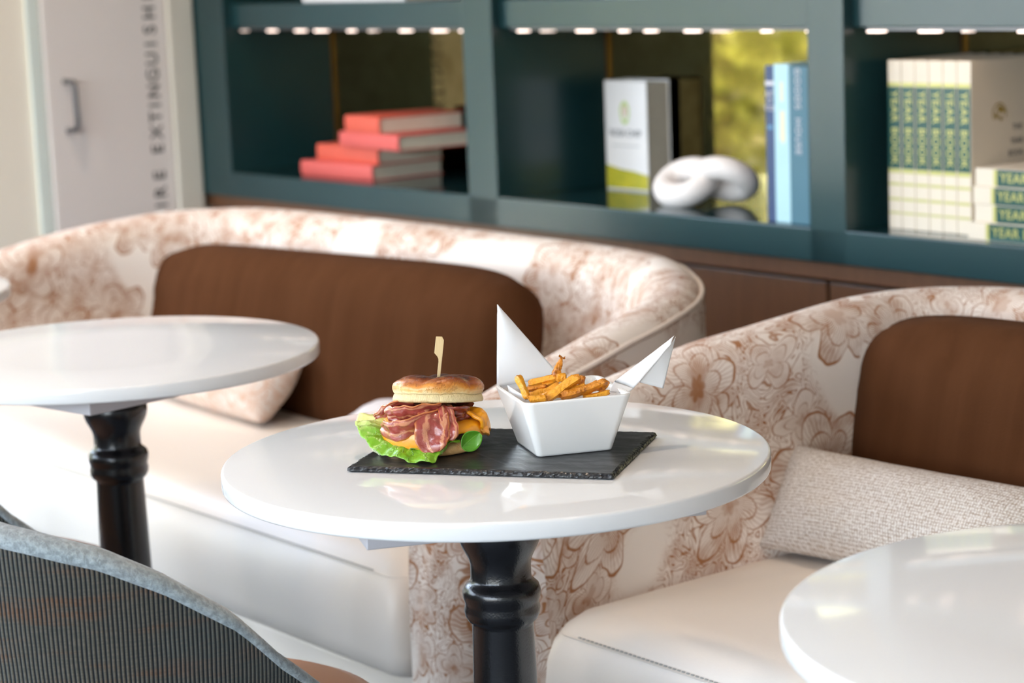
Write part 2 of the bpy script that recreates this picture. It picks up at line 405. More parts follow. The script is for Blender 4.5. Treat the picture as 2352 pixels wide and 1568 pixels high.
def slate():
    k = NT('black_slate'); o = k.obj(); u = k.n('Mapping', i_Vector=o, i_Scale=(1, 3, 1)).outputs[0]
    n = k.noise(o, 30, 5, .6); g = k.noise(u, 26, 4, .65); f = k.noise(o, 500, 3)
    s = k.n('SeparateXYZ', i_0=o).outputs
    edge = k.sstep(s[2], .0050, .0064, 1, 0)
    chips = k.sstep(k.noise(o, 330, 3, .7), .62, .74)
    c = k.mix(n, (.011, .0115, .013), (.022, .022, .024))
    c = k.mix(k.math('MULTIPLY', k.math('MULTIPLY', chips, edge), .22), c, (.16, .19, .20))
    k.col(c); k.p(Roughness=k.sstep(g, .35, .65, .28, .42), Specular_IOR_Level=.45)
    k.bump(k.math('ADD', k.math('MULTIPLY', g, .25), k.math('ADD', k.math('MULTIPLY', f, .15), n)), .22, .0010); return k.m
M['slate'] = slate()
def bun_top():
    k = NT('toasted_bun'); g = k.uv(); s = k.n('SeparateXYZ', i_0=g).outputs; o = k.obj()
    n = k.noise(o, 60, 5, .65); n2 = k.noise(o, 210, 4, .65); n3 = k.noise(o, 26, 3, .6, .8)
    v = k.math('ADD', s[1], k.math('ADD', k.math('MULTIPLY', k.math('SUBTRACT', n, .5), .34), k.math('MULTIPLY', k.math('SUBTRACT', n3, .5), .30)))
    r = k.n('ValToRGB', i_0=v); e = r.color_ramp.elements
    e[0].position = 0.0; e[0].color = (.70, .50, .22, 1); e[1].position = 1.0; e[1].color = (.035, .012, .007, 1)
    for pos, c in ((.10, (.84, .68, .38, 1)), (.36, (.82, .64, .33, 1)), (.45, (.72, .40, .12, 1)), (.56, (.62, .235, .040, 1)), (.70, (.36, .095, .018, 1)), (.83, (.20, .045, .010, 1)), (.92, (.09, .022, .009, 1))):
        x = e.new(pos); x.color = c
    crack = k.sstep(k.math('ABSOLUTE', k.math('SUBTRACT', k.noise(k.n('Mapping', i_Vector=o, i_Scale=(1, 1, 1.6)).outputs[0], 36, 4, .7, 1.4), .5)), .0, .018, 1, 0)
    crack = k.math('MULTIPLY', crack, k.sstep(s[1], .30, .42))
    c = k.mix(k.math('MULTIPLY', crack, .28), r.outputs[0], (.16, .045, .014))
    ridge = k.math('MULTIPLY', k.sstep(k.math('ABSOLUTE', k.math('SUBTRACT', k.math('ADD', s[1], k.math('MULTIPLY', k.math('SUBTRACT', n, .5), .12)), .335)), .0, .016, 1, 0), .55)
    c = k.mix(ridge, c, (.40, .24, .08))
    k.col(c); k.p(Roughness=k.sstep(s[1], .30, .48, .8, .27), Specular_IOR_Level=.5, Subsurface_Weight=.03, Subsurface_Scale=.003)
    k.set(k.b.inputs['Subsurface Radius'], (1, .5, .25))
    pores = k.math('MULTIPLY', k.noise(k.n('Mapping', i_Vector=o, i_Scale=(1, 1, .25)).outputs[0], 420, 4, .75), k.sstep(s[1], .3, .42, 2.4, .12))
    h = k.math('ADD', k.math('MULTIPLY', n3, 1.6), k.math('ADD', pores, k.math('MULTIPLY', n2, .45)))
    h = k.math('SUBTRACT', h, k.math('ADD', k.math('MULTIPLY', crack, .5), ridge))
    k.bump(h, .8, .0014); return k.m
M['bun'] = bun_top()
def bun_crumb():
    k = NT('bread_base'); o = k.obj(); n = k.noise(o, 90, 4, .65); s = k.n('SeparateXYZ', i_0=o).outputs
    c = k.mix(k.sstep(n, .3, .7), (.66, .34, .12), (.84, .56, .25)); k.col(c)
    k.p(Roughness=.6, Specular_IOR_Level=.3); k.bump(k.noise(o, 260, 4, .7), .6, .0015); return k.m
M['bun_base'] = bun_crumb()
def bacon():
    k = NT('fried_bacon'); u = k.uv(); o = k.obj(); s = k.n('SeparateXYZ', i_0=u).outputs
    st = k.n('Mapping', i_Vector=u, i_Scale=(.9, 3, 1)).outputs[0]
    n = k.noise(st, 1.7, 4, .6, .5); big = k.noise(o, 60, 3)
    fat = k.sstep(k.math('ADD', k.math('ABSOLUTE', k.math('SUBTRACT', k.math('FRACT', k.math('ADD', k.math('MULTIPLY', s[1], 2.0), k.math('MULTIPLY', n, .75))), .5)), 0), .30, .44)
    c = k.mix(big, (.22, .028, .020), (.42, .085, .065))
    c = k.mix(k.math('MULTIPLY', fat, .75), c, (.64, .29, .15))
    edge = k.sstep(k.math('ABSOLUTE', k.math('SUBTRACT', s[1], .5)), .40, .5)
    c = k.mix(k.math('MULTIPLY', edge, .8), c, (.58, .20, .045))
    c = k.mix(k.math('MULTIPLY', k.sstep(k.noise(o, 110, 3), .55, .75), .55), c, (.14, .022, .012))
    k.col(c); k.p(Roughness=.24, Specular_IOR_Level=.6, Coat_Weight=.35, Coat_Roughness=.12, Subsurface_Weight=.08, Subsurface_Scale=.003)
    k.bump(k.math('ADD', k.math('MULTIPLY', fat, .6), k.noise(o, 330, 3)), .5, .001); return k.m
M['bacon'] = bacon()
def darkbacon():
    k = NT('dark_crisp_bacon'); o = k.obj(); n = k.noise(o, 120, 3); k.col(k.mix(n, (.10, .012, .008), (.33, .055, .03)))
    k.p(Roughness=.2, Coat_Weight=.4); k.bump(n, .4, .001); return k.m
M['bacon_dark'] = darkbacon()
def cheese():
    k = NT('melted_cheddar'); o = k.obj(); n = k.noise(o, 40, 3); m_ = k.noise(o, 260, 2)
    c = k.mix(n, (.72, .24, .004), (.86, .38, .012)); c = k.mix(k.math('MULTIPLY', k.sstep(k.noise(o, 28, 3), .58, .7), .6), c, (.62, .30, .08))
    k.col(c); k.p(Roughness=.3, Coat_Weight=.15, Coat_Roughness=.12, Subsurface_Weight=.08, Subsurface_Scale=.006)
    k.set(k.b.inputs['Subsurface Radius'], (1, .5, .1)); k.bump(k.math('ADD', k.math('MULTIPLY', n, 2), m_), .3, .001); return k.m
M['cheese'] = cheese()
M['patty'] = plain('grilled_beef', (.05, .02, .012), .45, var=.5, vs=120, bump=.9, bs=300)
def lettuce():
    k = NT('lettuce_leaf'); u = k.uv(); s = k.n('SeparateXYZ', i_0=u).outputs; o = k.obj()
    vn = k.sstep(k.math('ABSOLUTE', k.math('SINE', k.math('ADD', k.math('MULTIPLY', s[0], 34), k.math('MULTIPLY', k.noise(u, 5, 3), 5)))), .0, .22, 1, 0)
    n = k.noise(o, 55, 3)
    c = k.mix(n, (.10, .29, .008), (.26, .50, .025))
    c = k.mix(k.sstep(s[0], .30, .03), c, (.80, .84, .36))
    c = k.mix(k.math('MULTIPLY', vn, .30), c, (.50, .70, .20))
    k.col(c); k.p(Roughness=.30, Subsurface_Weight=.2, Subsurface_Scale=.004, Coat_Weight=.2)
    k.set(k.b.inputs['Subsurface Radius'], (.4, 1, .15)); k.bump(k.math('ADD', vn, k.math('MULTIPLY', n, 4)), .7, .002); return k.m
M['lettuce'] = lettuce()
def babyleaf():
    k = NT('smooth_green_leaf'); u = k.uv(); s = k.n('SeparateXYZ', i_0=u).outputs; o = k.obj()
    mid = k.sstep(k.math('ABSOLUTE', k.math('SUBTRACT', s[1], .5)), .0, .03, 1, 0)
    ve = k.sstep(k.math('ABSOLUTE', k.math('SINE', k.math('ADD', k.math('MULTIPLY', s[0], 14), k.math('MULTIPLY', k.math('ABSOLUTE', k.math('SUBTRACT', s[1], .5)), -16)))), 0, .12, 1, 0)
    c = k.mix(k.noise(o, 60, 2), (.06, .24, .012), (.15, .42, .03)); c = k.mix(k.math('MULTIPLY', k.math('MAXIMUM', mid, k.math('MULTIPLY', ve, .5)), .45), c, (.42, .65, .2))
    k.col(c); k.p(Roughness=.28, Coat_Weight=.25); k.bump(ve, .3, .0006); return k.m
M['babyleaf'] = babyleaf()
def fry(name, a, b, dark, amt):
    k = NT(name); o = k.obj(); g = k.uv(); s = k.n('SeparateXYZ', i_0=g).outputs; n = k.noise(o, 75, 4, .6); n2 = k.noise(o, 300, 3)
    c = k.mix(n, a, b); ends = k.sstep(k.math('ABSOLUTE', k.math('SUBTRACT', s[0], .5)), .34, .5)
    d = k.math('MULTIPLY', k.math('ADD', k.sstep(k.noise(o, 48, 4, .65), .62-amt, .78-amt), k.math('MULTIPLY', ends, .5), clamp=True), .85)
    k.col(k.mix(d, c, dark)); k.p(Roughness=.36, Specular_IOR_Level=.5, Subsurface_Weight=.04, Subsurface_Scale=.003)
    k.set(k.b.inputs['Subsurface Radius'], (1, .5, .1)); k.bump(k.math('ADD', n, k.math('MULTIPLY', n2, .5)), .9, .0018); return k.m
M['fry'] = fry('golden_chip', (.74, .27, .012), (.88, .44, .035), (.34, .07, .008), .05)
M['fry_brown'] = fry('browned_chip', (.60, .18, .012), (.76, .32, .022), (.18, .032, .008), .10)
def bamboo():
    k = NT('bamboo'); o = k.obj(); u = k.n('Mapping', i_Vector=o, i_Scale=(14, 4, .6)).outputs[0]; n = k.noise(u, 60, 3)
    k.col(k.mix(n, (.66, .45, .20), (.80, .62, .34))); k.p(Roughness=.5); k.bump(n, .2, .0005); return k.m
M['bamboo'] = bamboo()
def greaseproof():
    k = NT('greaseproof_paper'); o = k.obj(); n = k.noise(o, 30, 3); k.t.nodes.remove(k.b)
    c = k.mix(n, (.88, .885, .89), (.91, .915, .92))
    d = k.n('BsdfDiffuse', i_Color=c); t = k.n('BsdfTranslucent', i_Color=c); mx = k.n('MixShader', i_0=.35)
    g = k.n('BsdfGlossy', i_Roughness=.4); m2 = k.n('MixShader', i_0=.04)
    L = k.t.links.new; L(d.outputs[0], mx.inputs[1]); L(t.outputs[0], mx.inputs[2]); L(mx.outputs[0], m2.inputs[1]); L(g.outputs[0], m2.inputs[2]); L(m2.outputs[0], k.out.inputs[0]); return k.m
M['paper'] = greaseproof()

# ------------------------------------------------------------------ room shell
XL, XR, YB, YF, ZC = -5.096, 3.3, .42, -7.0, 2.9
def struct(mb, name, mat_, **kw):
    o = mb.build(name, mat_, **kw); place(o, 0, 0); o['kind'] = 'structure'; return o
struct(MB().box(XL-.2, XR+.2, YF-.2, YB+.2, -.1, 0), 'floor', M['carpet'])
struct(MB().box(XL-.2, XR+.2, YF-.2, YB+.2, ZC, ZC+.1), 'ceiling', M['ceiling'])
struct(MB().box(XL-.2, XR+.2, YB, YB+.2, 0, ZC), 'wall_back', M['wall_white'])
struct(MB().box(XR, XR+.2, YF, YB, 0, ZC), 'wall_right', M['wall_white'])
wl = MB(); wl.box(XL-.2, XL, -1.0, YB, 0, ZC)
for (a, b), (c, d) in zip(WINY, WINY[1:]): wl.box(XL-.2, XL, c, b, .2, 2.5)
wl.box(XL-.2, XL, YF, WINY[-1][1], 0, ZC)
wl.box(XL-.2, XL, WINY[-1][1], -1.0, 0, .2); wl.box(XL-.2, XL, WINY[-1][1], -1.0, 2.5, ZC)
struct(wl, 'wall_left', M['cream_wall'])
wf = MB(); wf.box(XL, WINX[0][0], YF-.2, YF, 0, ZC); wf.box(WINX[-1][1], XR, YF-.2, YF, 0, ZC)
for (a, b), (c, d) in zip(WINX, WINX[1:]): wf.box(b, c, YF-.2, YF, .3, 2.6)
wf.box(WINX[0][0], WINX[-1][1], YF-.2, YF, 0, .3); wf.box(WINX[0][0], WINX[-1][1], YF-.2, YF, 2.6, ZC)
struct(wf, 'wall_front', M['wall_white'])
wi = 1
for a, b in WINY:
    fr = MB(); x0, x1 = XL-.13, XL-.07
    fr.box(x0, x1, b, b+.05, .2, 2.5); fr.box(x0, x1, a-.05, a, .2, 2.5); fr.box(x0, x1, b+.05, a-.05, .2, .25); fr.box(x0, x1, b+.05, a-.05, 2.45, 2.5)
    o = struct(fr, 'window_%d' % wi, M['mullion'], bevel=.003); MB().box(XL-.103, XL-.097, b+.05, a-.05, .25, 2.45).build('window_pane', M['pane'], o); wi += 1
for a, b in WINX:
    fr = MB(); y0, y1 = YF-.13, YF-.07
    fr.box(a, a+.05, y0, y1, .3, 2.6); fr.box(b-.05, b, y0, y1, .3, 2.6); fr.box(a+.05, b-.05, y0, y1, .3, .35); fr.box(a+.05, b-.05, y0, y1, 2.55, 2.6)
    o = struct(fr, 'window_%d' % wi, M['mullion'], bevel=.003); MB().box(a+.05, b-.05, YF-.103, YF-.097, .35, 2.55).build('window_pane', M['pane'], o); wi += 1
# left wall: glass strip, cabinet door with vertical writing, cream frame beside the bookcase
struct(MB().box(XL, XL+.012, -.470, -.437, 0, 2.4), 'trim_1', M['glass_edge'], bevel=.002)
struct(MB().box(XL, XL+.035, -.078, -.004, 0, 2.4), 'trim_2', M['frame_cream'], bevel=.004)
dr = struct(MB().box(XL+.002, XL+.022, -.432, -.082, .02, 2.35), 'door_1', M['white_lacquer'], bevel=.002)
h = MB(); hx = XL+.022
h.tube([(hx, -.385, 1.02), (hx+.03, -.375, 1.018), (hx+.032, -.372, 1.0), (hx+.032, -.372, .915), (hx+.03, -.375, .897), (hx, -.385, .895)], .0065, 10)
h.build('door_handle', M['greymetal'], dr, smooth=True)
word = 'FIRE EXTINGUISHER'
for ch, zz in zip(word.replace(' ', ''), (.642, .679, .713, .758, .827, .871, .911, .942, .978, 1.020, 1.062, 1.100, 1.137, 1.181, 1.226, 1.270)):
    o = text_obj(ch, .049, M['letter'], dr, (XL+.0225, -.127, zz), (0, 0, 0), name='letter', bold=.0008)
    o.rotation_euler = (Matrix.Rotation(R(90), 3, 'Z') @ Matrix.Rotation(R(90), 3, 'X') @ Matrix.Rotation(R(90), 3, 'Z')).to_euler()

# unseen ceiling downlights added for warm fill; last two brighten the left wall
first = None; CG = 'added fill downlights set in the ceiling'
for i, (x, y) in enumerate([(-3.6, -1.5), (-2.0, -1.5), (-.4, -1.5), (-3.6, -3.6), (-2.0, -3.6), (-.4, -3.6), (1.2, -2.5), (-4.45, -.95), (-4.45, -2.3)]):
    if first is None:
        first = thing('fill_downlight', 'added round ceiling downlight for fill, with warm glowing lens', 'ceiling light', (0, 0, 0), group=CG)
        MB().lathe([(.085, -.006), (.085, 0), (.07, 0), (.07, -.006)], 32, capb=False, capt=False).build('rim', M['white_lacquer'], first, smooth=True, angle=30)
        MB().lathe([(.070, -.003), (.070, -.001)], 32).build('lens', M['downlight'], first)
        o = first
    else: o = copy_tree(first)
    place(o, x, y, ZC-.001)
    l = light('downlight', 'SPOT', W(x, y, ZC-.02), 48 if x < -4 else 28, (1, .78, .58), spot_size=R(125), spot_blend=.9, shadow_soft_size=.08)  # spot of the added downlight, stronger near the left wall

# ------------------------------------------------------------------ garden outside the left windows
struct(MB().box(XL-14, XL-.2, -14, 6, -.25, -.12), 'ground', M['paving'])
rnd = random.Random(4)
def tree(x, y, h, r, mat_, label, n=2600, low=.2, leaf=.10):
    t = thing('garden_tree', label, 'tree', W(x, y, -.12), ANG)
    MB().tube([(0, 0, 0), (.03, .02, h*.4), (0, .05, h*.8)], lambda q: .09*(1-q*.6), 10).build('trunk', M['bark'], t, smooth=True)
    m = MB(); blobs = [(Vector((rnd.uniform(-.6, .6)*r, rnd.uniform(-.6, .6)*r, h*(low+(1-low)*rnd.random()))), r*rnd.uniform(.35, .6)) for _ in range(16)]
    for _ in range(n):
        c, br = rnd.choice(blobs); d = Vector((rnd.gauss(0, 1), rnd.gauss(0, 1), rnd.gauss(0, 1))).normalized()
        p = c+d*br*(rnd.random()**.4); p.z = max(.05, p.z)
        a = Vector((rnd.gauss(0, 1), rnd.gauss(0, 1), rnd.gauss(0, .6))).normalized(); b = a.cross(Vector((rnd.gauss(0, 1), rnd.gauss(0, 1), rnd.gauss(0, 1)))).normalized()
        l = leaf*rnd.uniform(.6, 1.3)
        m.add([p-a*l, p+b*l*.45, p+a*l, p-b*l*.45], [(0, 1, 2, 3)])
    m.build('crown', mat_, t); return t
tree(-8.0, -3.2, 3.0, 1.0, M['leaf_a'], 'sunlit yellow green garden tree nearest the left windows', 3000, .02)
tree(-9.6, -5.6, 3.4, 1.2, M['leaf_a'], 'sunlit yellow green garden tree to the left of the nearest one', 3000, .02)
tree(-10.6, -2.4, 4.0, 1.2, M['leaf_b'], 'deep green garden tree behind the nearest sunlit tree', 2600, .02)
tree(-8.6, .4, 3.4, 1.0, M['leaf_b'], 'deep green garden tree at the bookcase end of the garden', 2600, .05)
tree(-13.5, -6.5, 5.0, 1.9, M['leaf_b'], 'tall deep green garden tree farthest from the windows', 3400, .02, .16)
for i, (x, y, s_) in enumerate([(-6.7, -2.55, .42), (-6.5, -3.6, .3)]):
    m = MB(); rows = []
    for a in range(13):
        ph = a/12*PI; row = []
        for b in range(20):
            th = b/20*2*PI; p = Vector((math.sin(ph)*math.cos(th), math.sin(ph)*math.sin(th), -math.cos(ph)*.7)); row.append(p*s_*(1+.25*noise.noise(p*1.7+Vector((i*9, 0, 0)))))
        rows.append(row)
    o = m.grid(rows, closed_u=True).build('garden_boulder', M['rock'], smooth=True); place(o, x, y, s_*.55-.12)
    tag(o, ['large pale boulder on the paving outside the left window', 'small pale boulder on the paving outside the left window'][i], 'rock', 'pale boulders outside')

# ------------------------------------------------------------------ bookcase
BAYS = [(-4.922, -3.911), (-3.805, -2.860), (-2.769, -1.80), (-1.70, -.75), (-.65, .30)]
bc = thing('bookcase', 'dark teal built in bookcase with gold mirrored backs behind the sofas', 'bookcase', W(0, 0), ANG)
DEP = .335
stiles = [(-5.09, -4.922), (-3.911, -3.805), (-2.860, -2.769), (-1.80, -1.70), (-.75, -.65), (.30, .40)]
for a, b in stiles:
    MB().box(a, b, 0, DEP+.03, .697, 2.75).build('upright', M['teal'], bc, bevel=.002)
MB().box(-4.922, .30, 0, DEP+.03, .697, .7605).build('base_rail', M['teal'], bc, bevel=.002)
LV = [(1.134, 1.194), (1.415, 1.475), (1.90, 1.96), (2.40, 2.75)]
for a, b in BAYS:
    MB().box(a+.001, b-.001, .004, DEP, .7605, .762).build('polished_shelf_top', M['teal_shelf'], bc)
    for z0, z1 in LV: MB().box(a, b, .026, DEP, z0, z1).build('shelf', M['teal'], bc, bevel=.002)
    MB().box(a, b, DEP, DEP+.02, .762, 2.40).build('mirror_panel', M['mirror'], bc)
    MB().box(a, a+.008, DEP-.006, DEP, .762, 1.134).build('brass_strip', M['brass'], bc)
# LED strips under the rails
led0 = None
LG = 'slim warm LED strips under the bookcase rails'
bname = ['first', 'second', 'third', 'fourth', 'fifth']
for li, z in enumerate((1.134, 1.415)):
    for bi, (a, b) in enumerate(BAYS):
        if bi > 3: continue
        st = thing('led_strip', 'slim warm LED strip under the %s rail of the %s bay from the left' % (['lower', 'upper'][li], bname[bi]), 'light strip', W(a, 0, z), ANG, LG)
        wd = b-a
        MB().box(.02, wd-.004, .036, .056, -.006, -.0005).build('channel', M['greymetal'], st)
        n = 9
        for q in range(n):
            x = .05+(wd-.09)*q/(n-1)+((q*37+bi*13) % 5-2)*.008; hw = .010+((q*53+bi*29) % 4)*.004
            MB().box(x-hw, x+hw, .036, .052, -.0100, -.0062).build('diode', M['led'] if (q*7+bi*3) % 5 else M['led_dim'], st, bevel=.0015)
        light('led_light', 'AREA', W((a+b)/2, .06, z-.016), (.12, .03)[li], (1, .76, .55), shape='RECTANGLE', size=wd-.1, size_y=.02).rotation_euler = (0, 0, ANG)
# walnut cabinet below
wc = thing('walnut_cabinet', 'low walnut cabinet under the teal bookcase behind the sofas', 'cabinet', W(0, 0), ANG)
MB().box(-5.09, .40, .055, DEP+.03, .02, .660).build('carcass', M['gap'], wc)
MB().box(-5.09, .40, .018, DEP+.03, .662, .6965).build('top', M['walnut'], wc, bevel=.002)
dx = [-5.085, -3.90, -2.842, -1.79, -.74, .395]
for a, b in zip(dx, dx[1:]): MB().box(a+.004, b-.004, .028, .050, .03, .655).build('cabinet_door', M['walnut'], wc, bevel=.002)

# ------------------------------------------------------------------ books
def book(name, label, x, y, z, L, Dp, T, cover, rz=0, group=None, standing=False, gap=.004):
    """lying book: spine along local -y face, length L in x, depth Dp in y, thickness T. origin front-left-bottom"""
    t = thing(name, label, 'book', W(x, y, z), ANG+rz, group)
    c = MB(); ct = .0025
    if not standing:
        c.box(0, L, 0, Dp, 0, ct); c.box(0, L, 0, Dp, T-ct, T)
        n = 8; rows = []
        for i in range(n+1):
            a = -PI/2+PI*i/n; rows.append((-.004*math.cos(a), T/2+T/2*math.sin(a)))
        inner = [(-.004*math.cos(-PI/2+PI*i/n)+.003, T/2+(T/2-ct)*math.sin(-PI/2+PI*i/n)) for i in range(n+1)]
        c.grid([[(0, r[0], r[1]) for r in rows], [(L, r[0], r[1]) for r in rows]])
        c.grid([[(0, r[0], r[1]) for r in inner], [(L, r[0], r[1]) for r in inner]])
        for xx in (0, L):
            for i in range(n): c.add([(xx, *rows[i]), (xx, *rows[i+1]), (xx, *inner[i+1]), (xx, *inner[i])], [(0, 1, 2, 3)])
        c.build('cover', cover, t)
        MB().box(gap, L-gap, .002, Dp-gap, ct, T-ct).build('pages', M['pages'], t)
    return t
RG = 'stack of coral red books in the left bay'
rb = [('coral red book at the bottom of the stack in the left bay', -4.672, .055, .7622, .305, .215, .0385, 'red_pink', 1),
      ('orange red book second from the bottom of the left bay stack', -4.625, .075, .8009, .265, .195, .0410, 'red', 0),
      ('pinkish red book third from the bottom of the left bay stack', -4.500, .06, .8422, .275, .21, .0370, 'red_pink', -4),
      ('coral red book topmost of the stack in the left bay', -4.475, .062, .8795, .170, .235, .0400, 'red', -6)]
for (l, x, y, z, L, Dp, T, c, rz) in rb:
    t = book('stacked_book', l, x, y, z, L, Dp, T, M[c], R(rz), RG)
# light book on the shelf above
book('flat_book', 'pale book lying flat on the shelf above the red books', -4.60, .04, 1.1942, .43, .25, .02, M['white_cover'])

def yearbook_parts(t, L=.31, Dp=.235, T=.0315):
    """lying orientation: spine -y, x along length (head at x=0). returns t"""
    c = MB(); ct = .003
    c.box(0, L, 0, Dp, 0, ct); c.box(0, L, 0, Dp, T-ct, T); c.box(0, L, -.003, .002, 0, T)
    c.build('cover', M['cream_cover'], t, bevel=.0012)
    MB().box(.003, L-.003, .002, Dp-.004, ct, T-ct).build('pages', M['pages'], t)
    MB().box(.048, .198, -.0036, -.0031, .001, T-.001).build('green_label', M['green_label'], t)
    g = MB()
    for a, b in ((.040, .0475), (.1985, .206), (.224, .229), (.252, .257), (.278, .282)): g.box(a, b, -.0036, -.0031, .0015, T-.0015)
    g.build('gold_bands', M['gold'], t)
    text_obj('YEAR BOOK', .0235, M['gold'], t, (.123, -.0038, T/2), (R(90), 0, 0), bold=.0001, extrude=.0003, spacing=1.08)
    return t
yb = yearbook_parts(thing('year_book', '', 'book', (0, 0, 0), 0, 'cream and green year books in the right bay'))
ords = ['leftmost', 'second from the left', 'third from the left', 'fourth from the left', 'fifth from the left', 'rightmost']
for i in range(6):
    o = yb if i == 0 else copy_tree(yb)
    # standing: local x (head) -> down, so that the head is at the top
    Mx = Matrix.Rotation(ANG, 4, 'Z') @ Matrix.Rotation(R(90), 4, 'Y')
    o.matrix_world = Matrix.Translation(W(-2.727+i*.0325, .075, .7622+.31)) @ Mx
    o['label'] = 'upright green and cream year book, %s of six in the right bay' % ords[i]
# globe emblem and words on the front cover of the last upright book
last = o
# front cover faces +x in wall frame = local z top face (z=T)
gx, gy, T_ = .098, .075, .0315
m = MB()
def disc_arc(m, cx, cy, pts): m.add([(cx+x, cy+y, T_+.0004) for x, y in pts], [tuple(range(len(pts)))])
ring = [(.020*math.cos(a*PI/16), .020*math.sin(a*PI/16)) for a in range(33)]; rin = [(x*.86, y*.86) for x, y in ring]
for a in range(6, 27): m.add([(gx+ring[a][0], gy+ring[a][1], T_+.0004), (gx+ring[a+1][0], gy+ring[a+1][1], T_+.0004), (gx+rin[a+1][0], gy+rin[a+1][1], T_+.0004), (gx+rin[a][0], gy+rin[a][1], T_+.0004)], [(0, 1, 2, 3)])
disc_arc(m, gx, gy, [(-.015, .002), (-.010, .012), (-.003, .015), (.001, .009), (-.004, .004), (-.001, -.002), (-.008, -.006), (-.013, -.004)])
disc_arc(m, gx, gy, [(.000, -.004), (.006, -.002), (.010, -.008), (.004, -.014), (-.004, -.012)])
disc_arc(m, gx, gy, [(.004, .006), (.010, .010), (.014, .004), (.010, .000), (.005, .001)])
m.build('globe_emblem', M['gold_dark'], last)
for k_, (s, hh) in enumerate((('THE', .125), ('YEAR', .15), ('BOOK', .172))):
    tt = text_obj(s, .015, M['dark_ink'], last, (hh, .112-.006*k_, T_+.0004), (0, 0, R(90)), align='LEFT', name='cover_words')
    tt.rotation_euler = (0, 0, R(90))
for i in range(4):
    o = copy_tree(yb)
    jit = [0, .012, .010, .012][i]
    place(o, -2.508+jit, .035+[0, .004, .003, .006][i], .7622+i*.0317, R([0, .6, -.5, .8][i]))
    o['label'] = 'lying green and cream year book, %s of the flat stack' % ['lowest', 'second from bottom', 'second from top', 'topmost'][i]

# upright books of the middle bay
def upright_book(label, x, y, z, T, H, Dp, cover, rz=0, lean=0):
    t = thing('upright_book', label, 'book', W(x, y, z), rot=(Matrix.Rotation(ANG+rz, 3, 'Z') @ Matrix.Rotation(lean, 3, 'Y')).to_euler(), group='upright books at the right of the middle bay')
    c = MB(); c.box(0, .003, 0, Dp, 0, H); c.box(T-.003, T, 0, Dp, 0, H); c.box(0, T, -.003, .002, 0, H)
    c.build('cover', cover, t, bevel=.0015); MB().box(.003, T-.003, .002, Dp-.004, .003, H-.003).build('pages', M['pages'], t)
    return t
n1 = upright_book('navy blue upright book with a pale band, left of the light blue one', -2.996, .028, .7622, .0245, .300, .20, M['navy'], 0, R(0))
MB().box(.001, .0235, -.0036, -.0031, .262, .270).build('pale_band', M['pale_ink'], n1)
text_obj('ART', .017, M['pale_ink'], n1, (.0125, -.0038, .245), (R(90), 0, 0), sx=.7); text_obj('OF', .013, M['pale_ink'], n1, (.0125, -.0038, .232), (R(90), 0, 0), sx=.7); text_obj('FOOD', .015, M['pale_ink'], n1, (.0125, -.0038, .218), (R(90), 0, 0), sx=.6)
MB().box(.006, .019, -.0036, -.0031, .178, .186).build('blue_mark', M['blue_ink'], n1)
n2 = upright_book('light blue upright book between the navy and the slate blue ones', -2.969, .024, .7622, .040, .303, .21, M['lightblue'])
MB().prism([(.014, .16), (.024, .15), (.030, .16), (.029, .215), (.016, .215)], -.0036, -.0031).build('pale_yellow_print', M['yellow_ink'], n2)
MB().box(.017, .026, -.0036, -.0031, .232, .27).build('pale_yellow_print', M['yellow_ink'], n2)
n3 = upright_book('slate blue upright book against the right upright of the middle bay', -2.926, .020, .7622, .050, .300, .21, M['slateblue'])
tt = text_obj('GOODS  HOUSE', .020, M['pale_ink'], n3, (.024, -.0038, .215), (R(90), R(90), 0), spacing=1.15)
tt.rotation_euler = (Matrix.Rotation(R(90), 3, 'X') @ Matrix.Rotation(R(-90), 3, 'Z')).to_euler()

# white cook book, cover turned to the room
wb = thing('cook_book', 'white upright book with green emblem and meadow print in the middle bay', 'book', W(-3.722, .250, .7622), ANG)
c = MB(); BW, BH, BT = .139, .244, .070
c.box(0, BW, 0, .003, 0, BH); c.box(0, BW, BT-.003, BT, 0, BH); c.box(-.001, .003, 0, BT, 0, BH)
c.build('cover', M['white_cover'], wb, bevel=.0015); MB().box(.003, BW-.003, .003, BT-.003, .003, BH-.004).build('pages', M['pages'], wb)
mm = MB(); mm.prism([(.001, .004), (BW-.001, .004), (BW-.001, .036), (.09, .044), (.05, .047), (.001, .056)], -.0006, -.0001); mm.build('meadow_print', M['meadow'], wb)
mm = MB(); cx_, cz_ = .066, .175
for a in range(32):
    q0, q1 = a*PI/16, (a+1)*PI/16; e = lambda q, r: (cx_+r*.8*math.cos(q), -.0005, cz_+r*1.25*math.sin(q)+ (-.004 if math.sin(q) < -.7 else 0))
    mm.add([e(q0, .019), e(q1, .019), e(q1, .012), e(q0, .012)], [(0, 1, 2, 3)])
mm.build('emblem_ring', M['green_ink'], wb)
mm = MB(); mm.add([(cx_+.007*math.cos(a*PI/12), -.0005, cz_+.002+.013*math.sin(a*PI/12)) for a in range(24)], [tuple(range(24))]); mm.build('emblem_centre', M['pink_ink'], wb)
text_obj('ROSA CHEF', .021, M['dark_ink'], wb, (.0675, -.0006, .127), (R(90), 0, 0), sx=.95)
MB().box(.022, .112, -.0005, -.0001, .098, .101).build('grey_print_line', M['grey_ink'], wb)

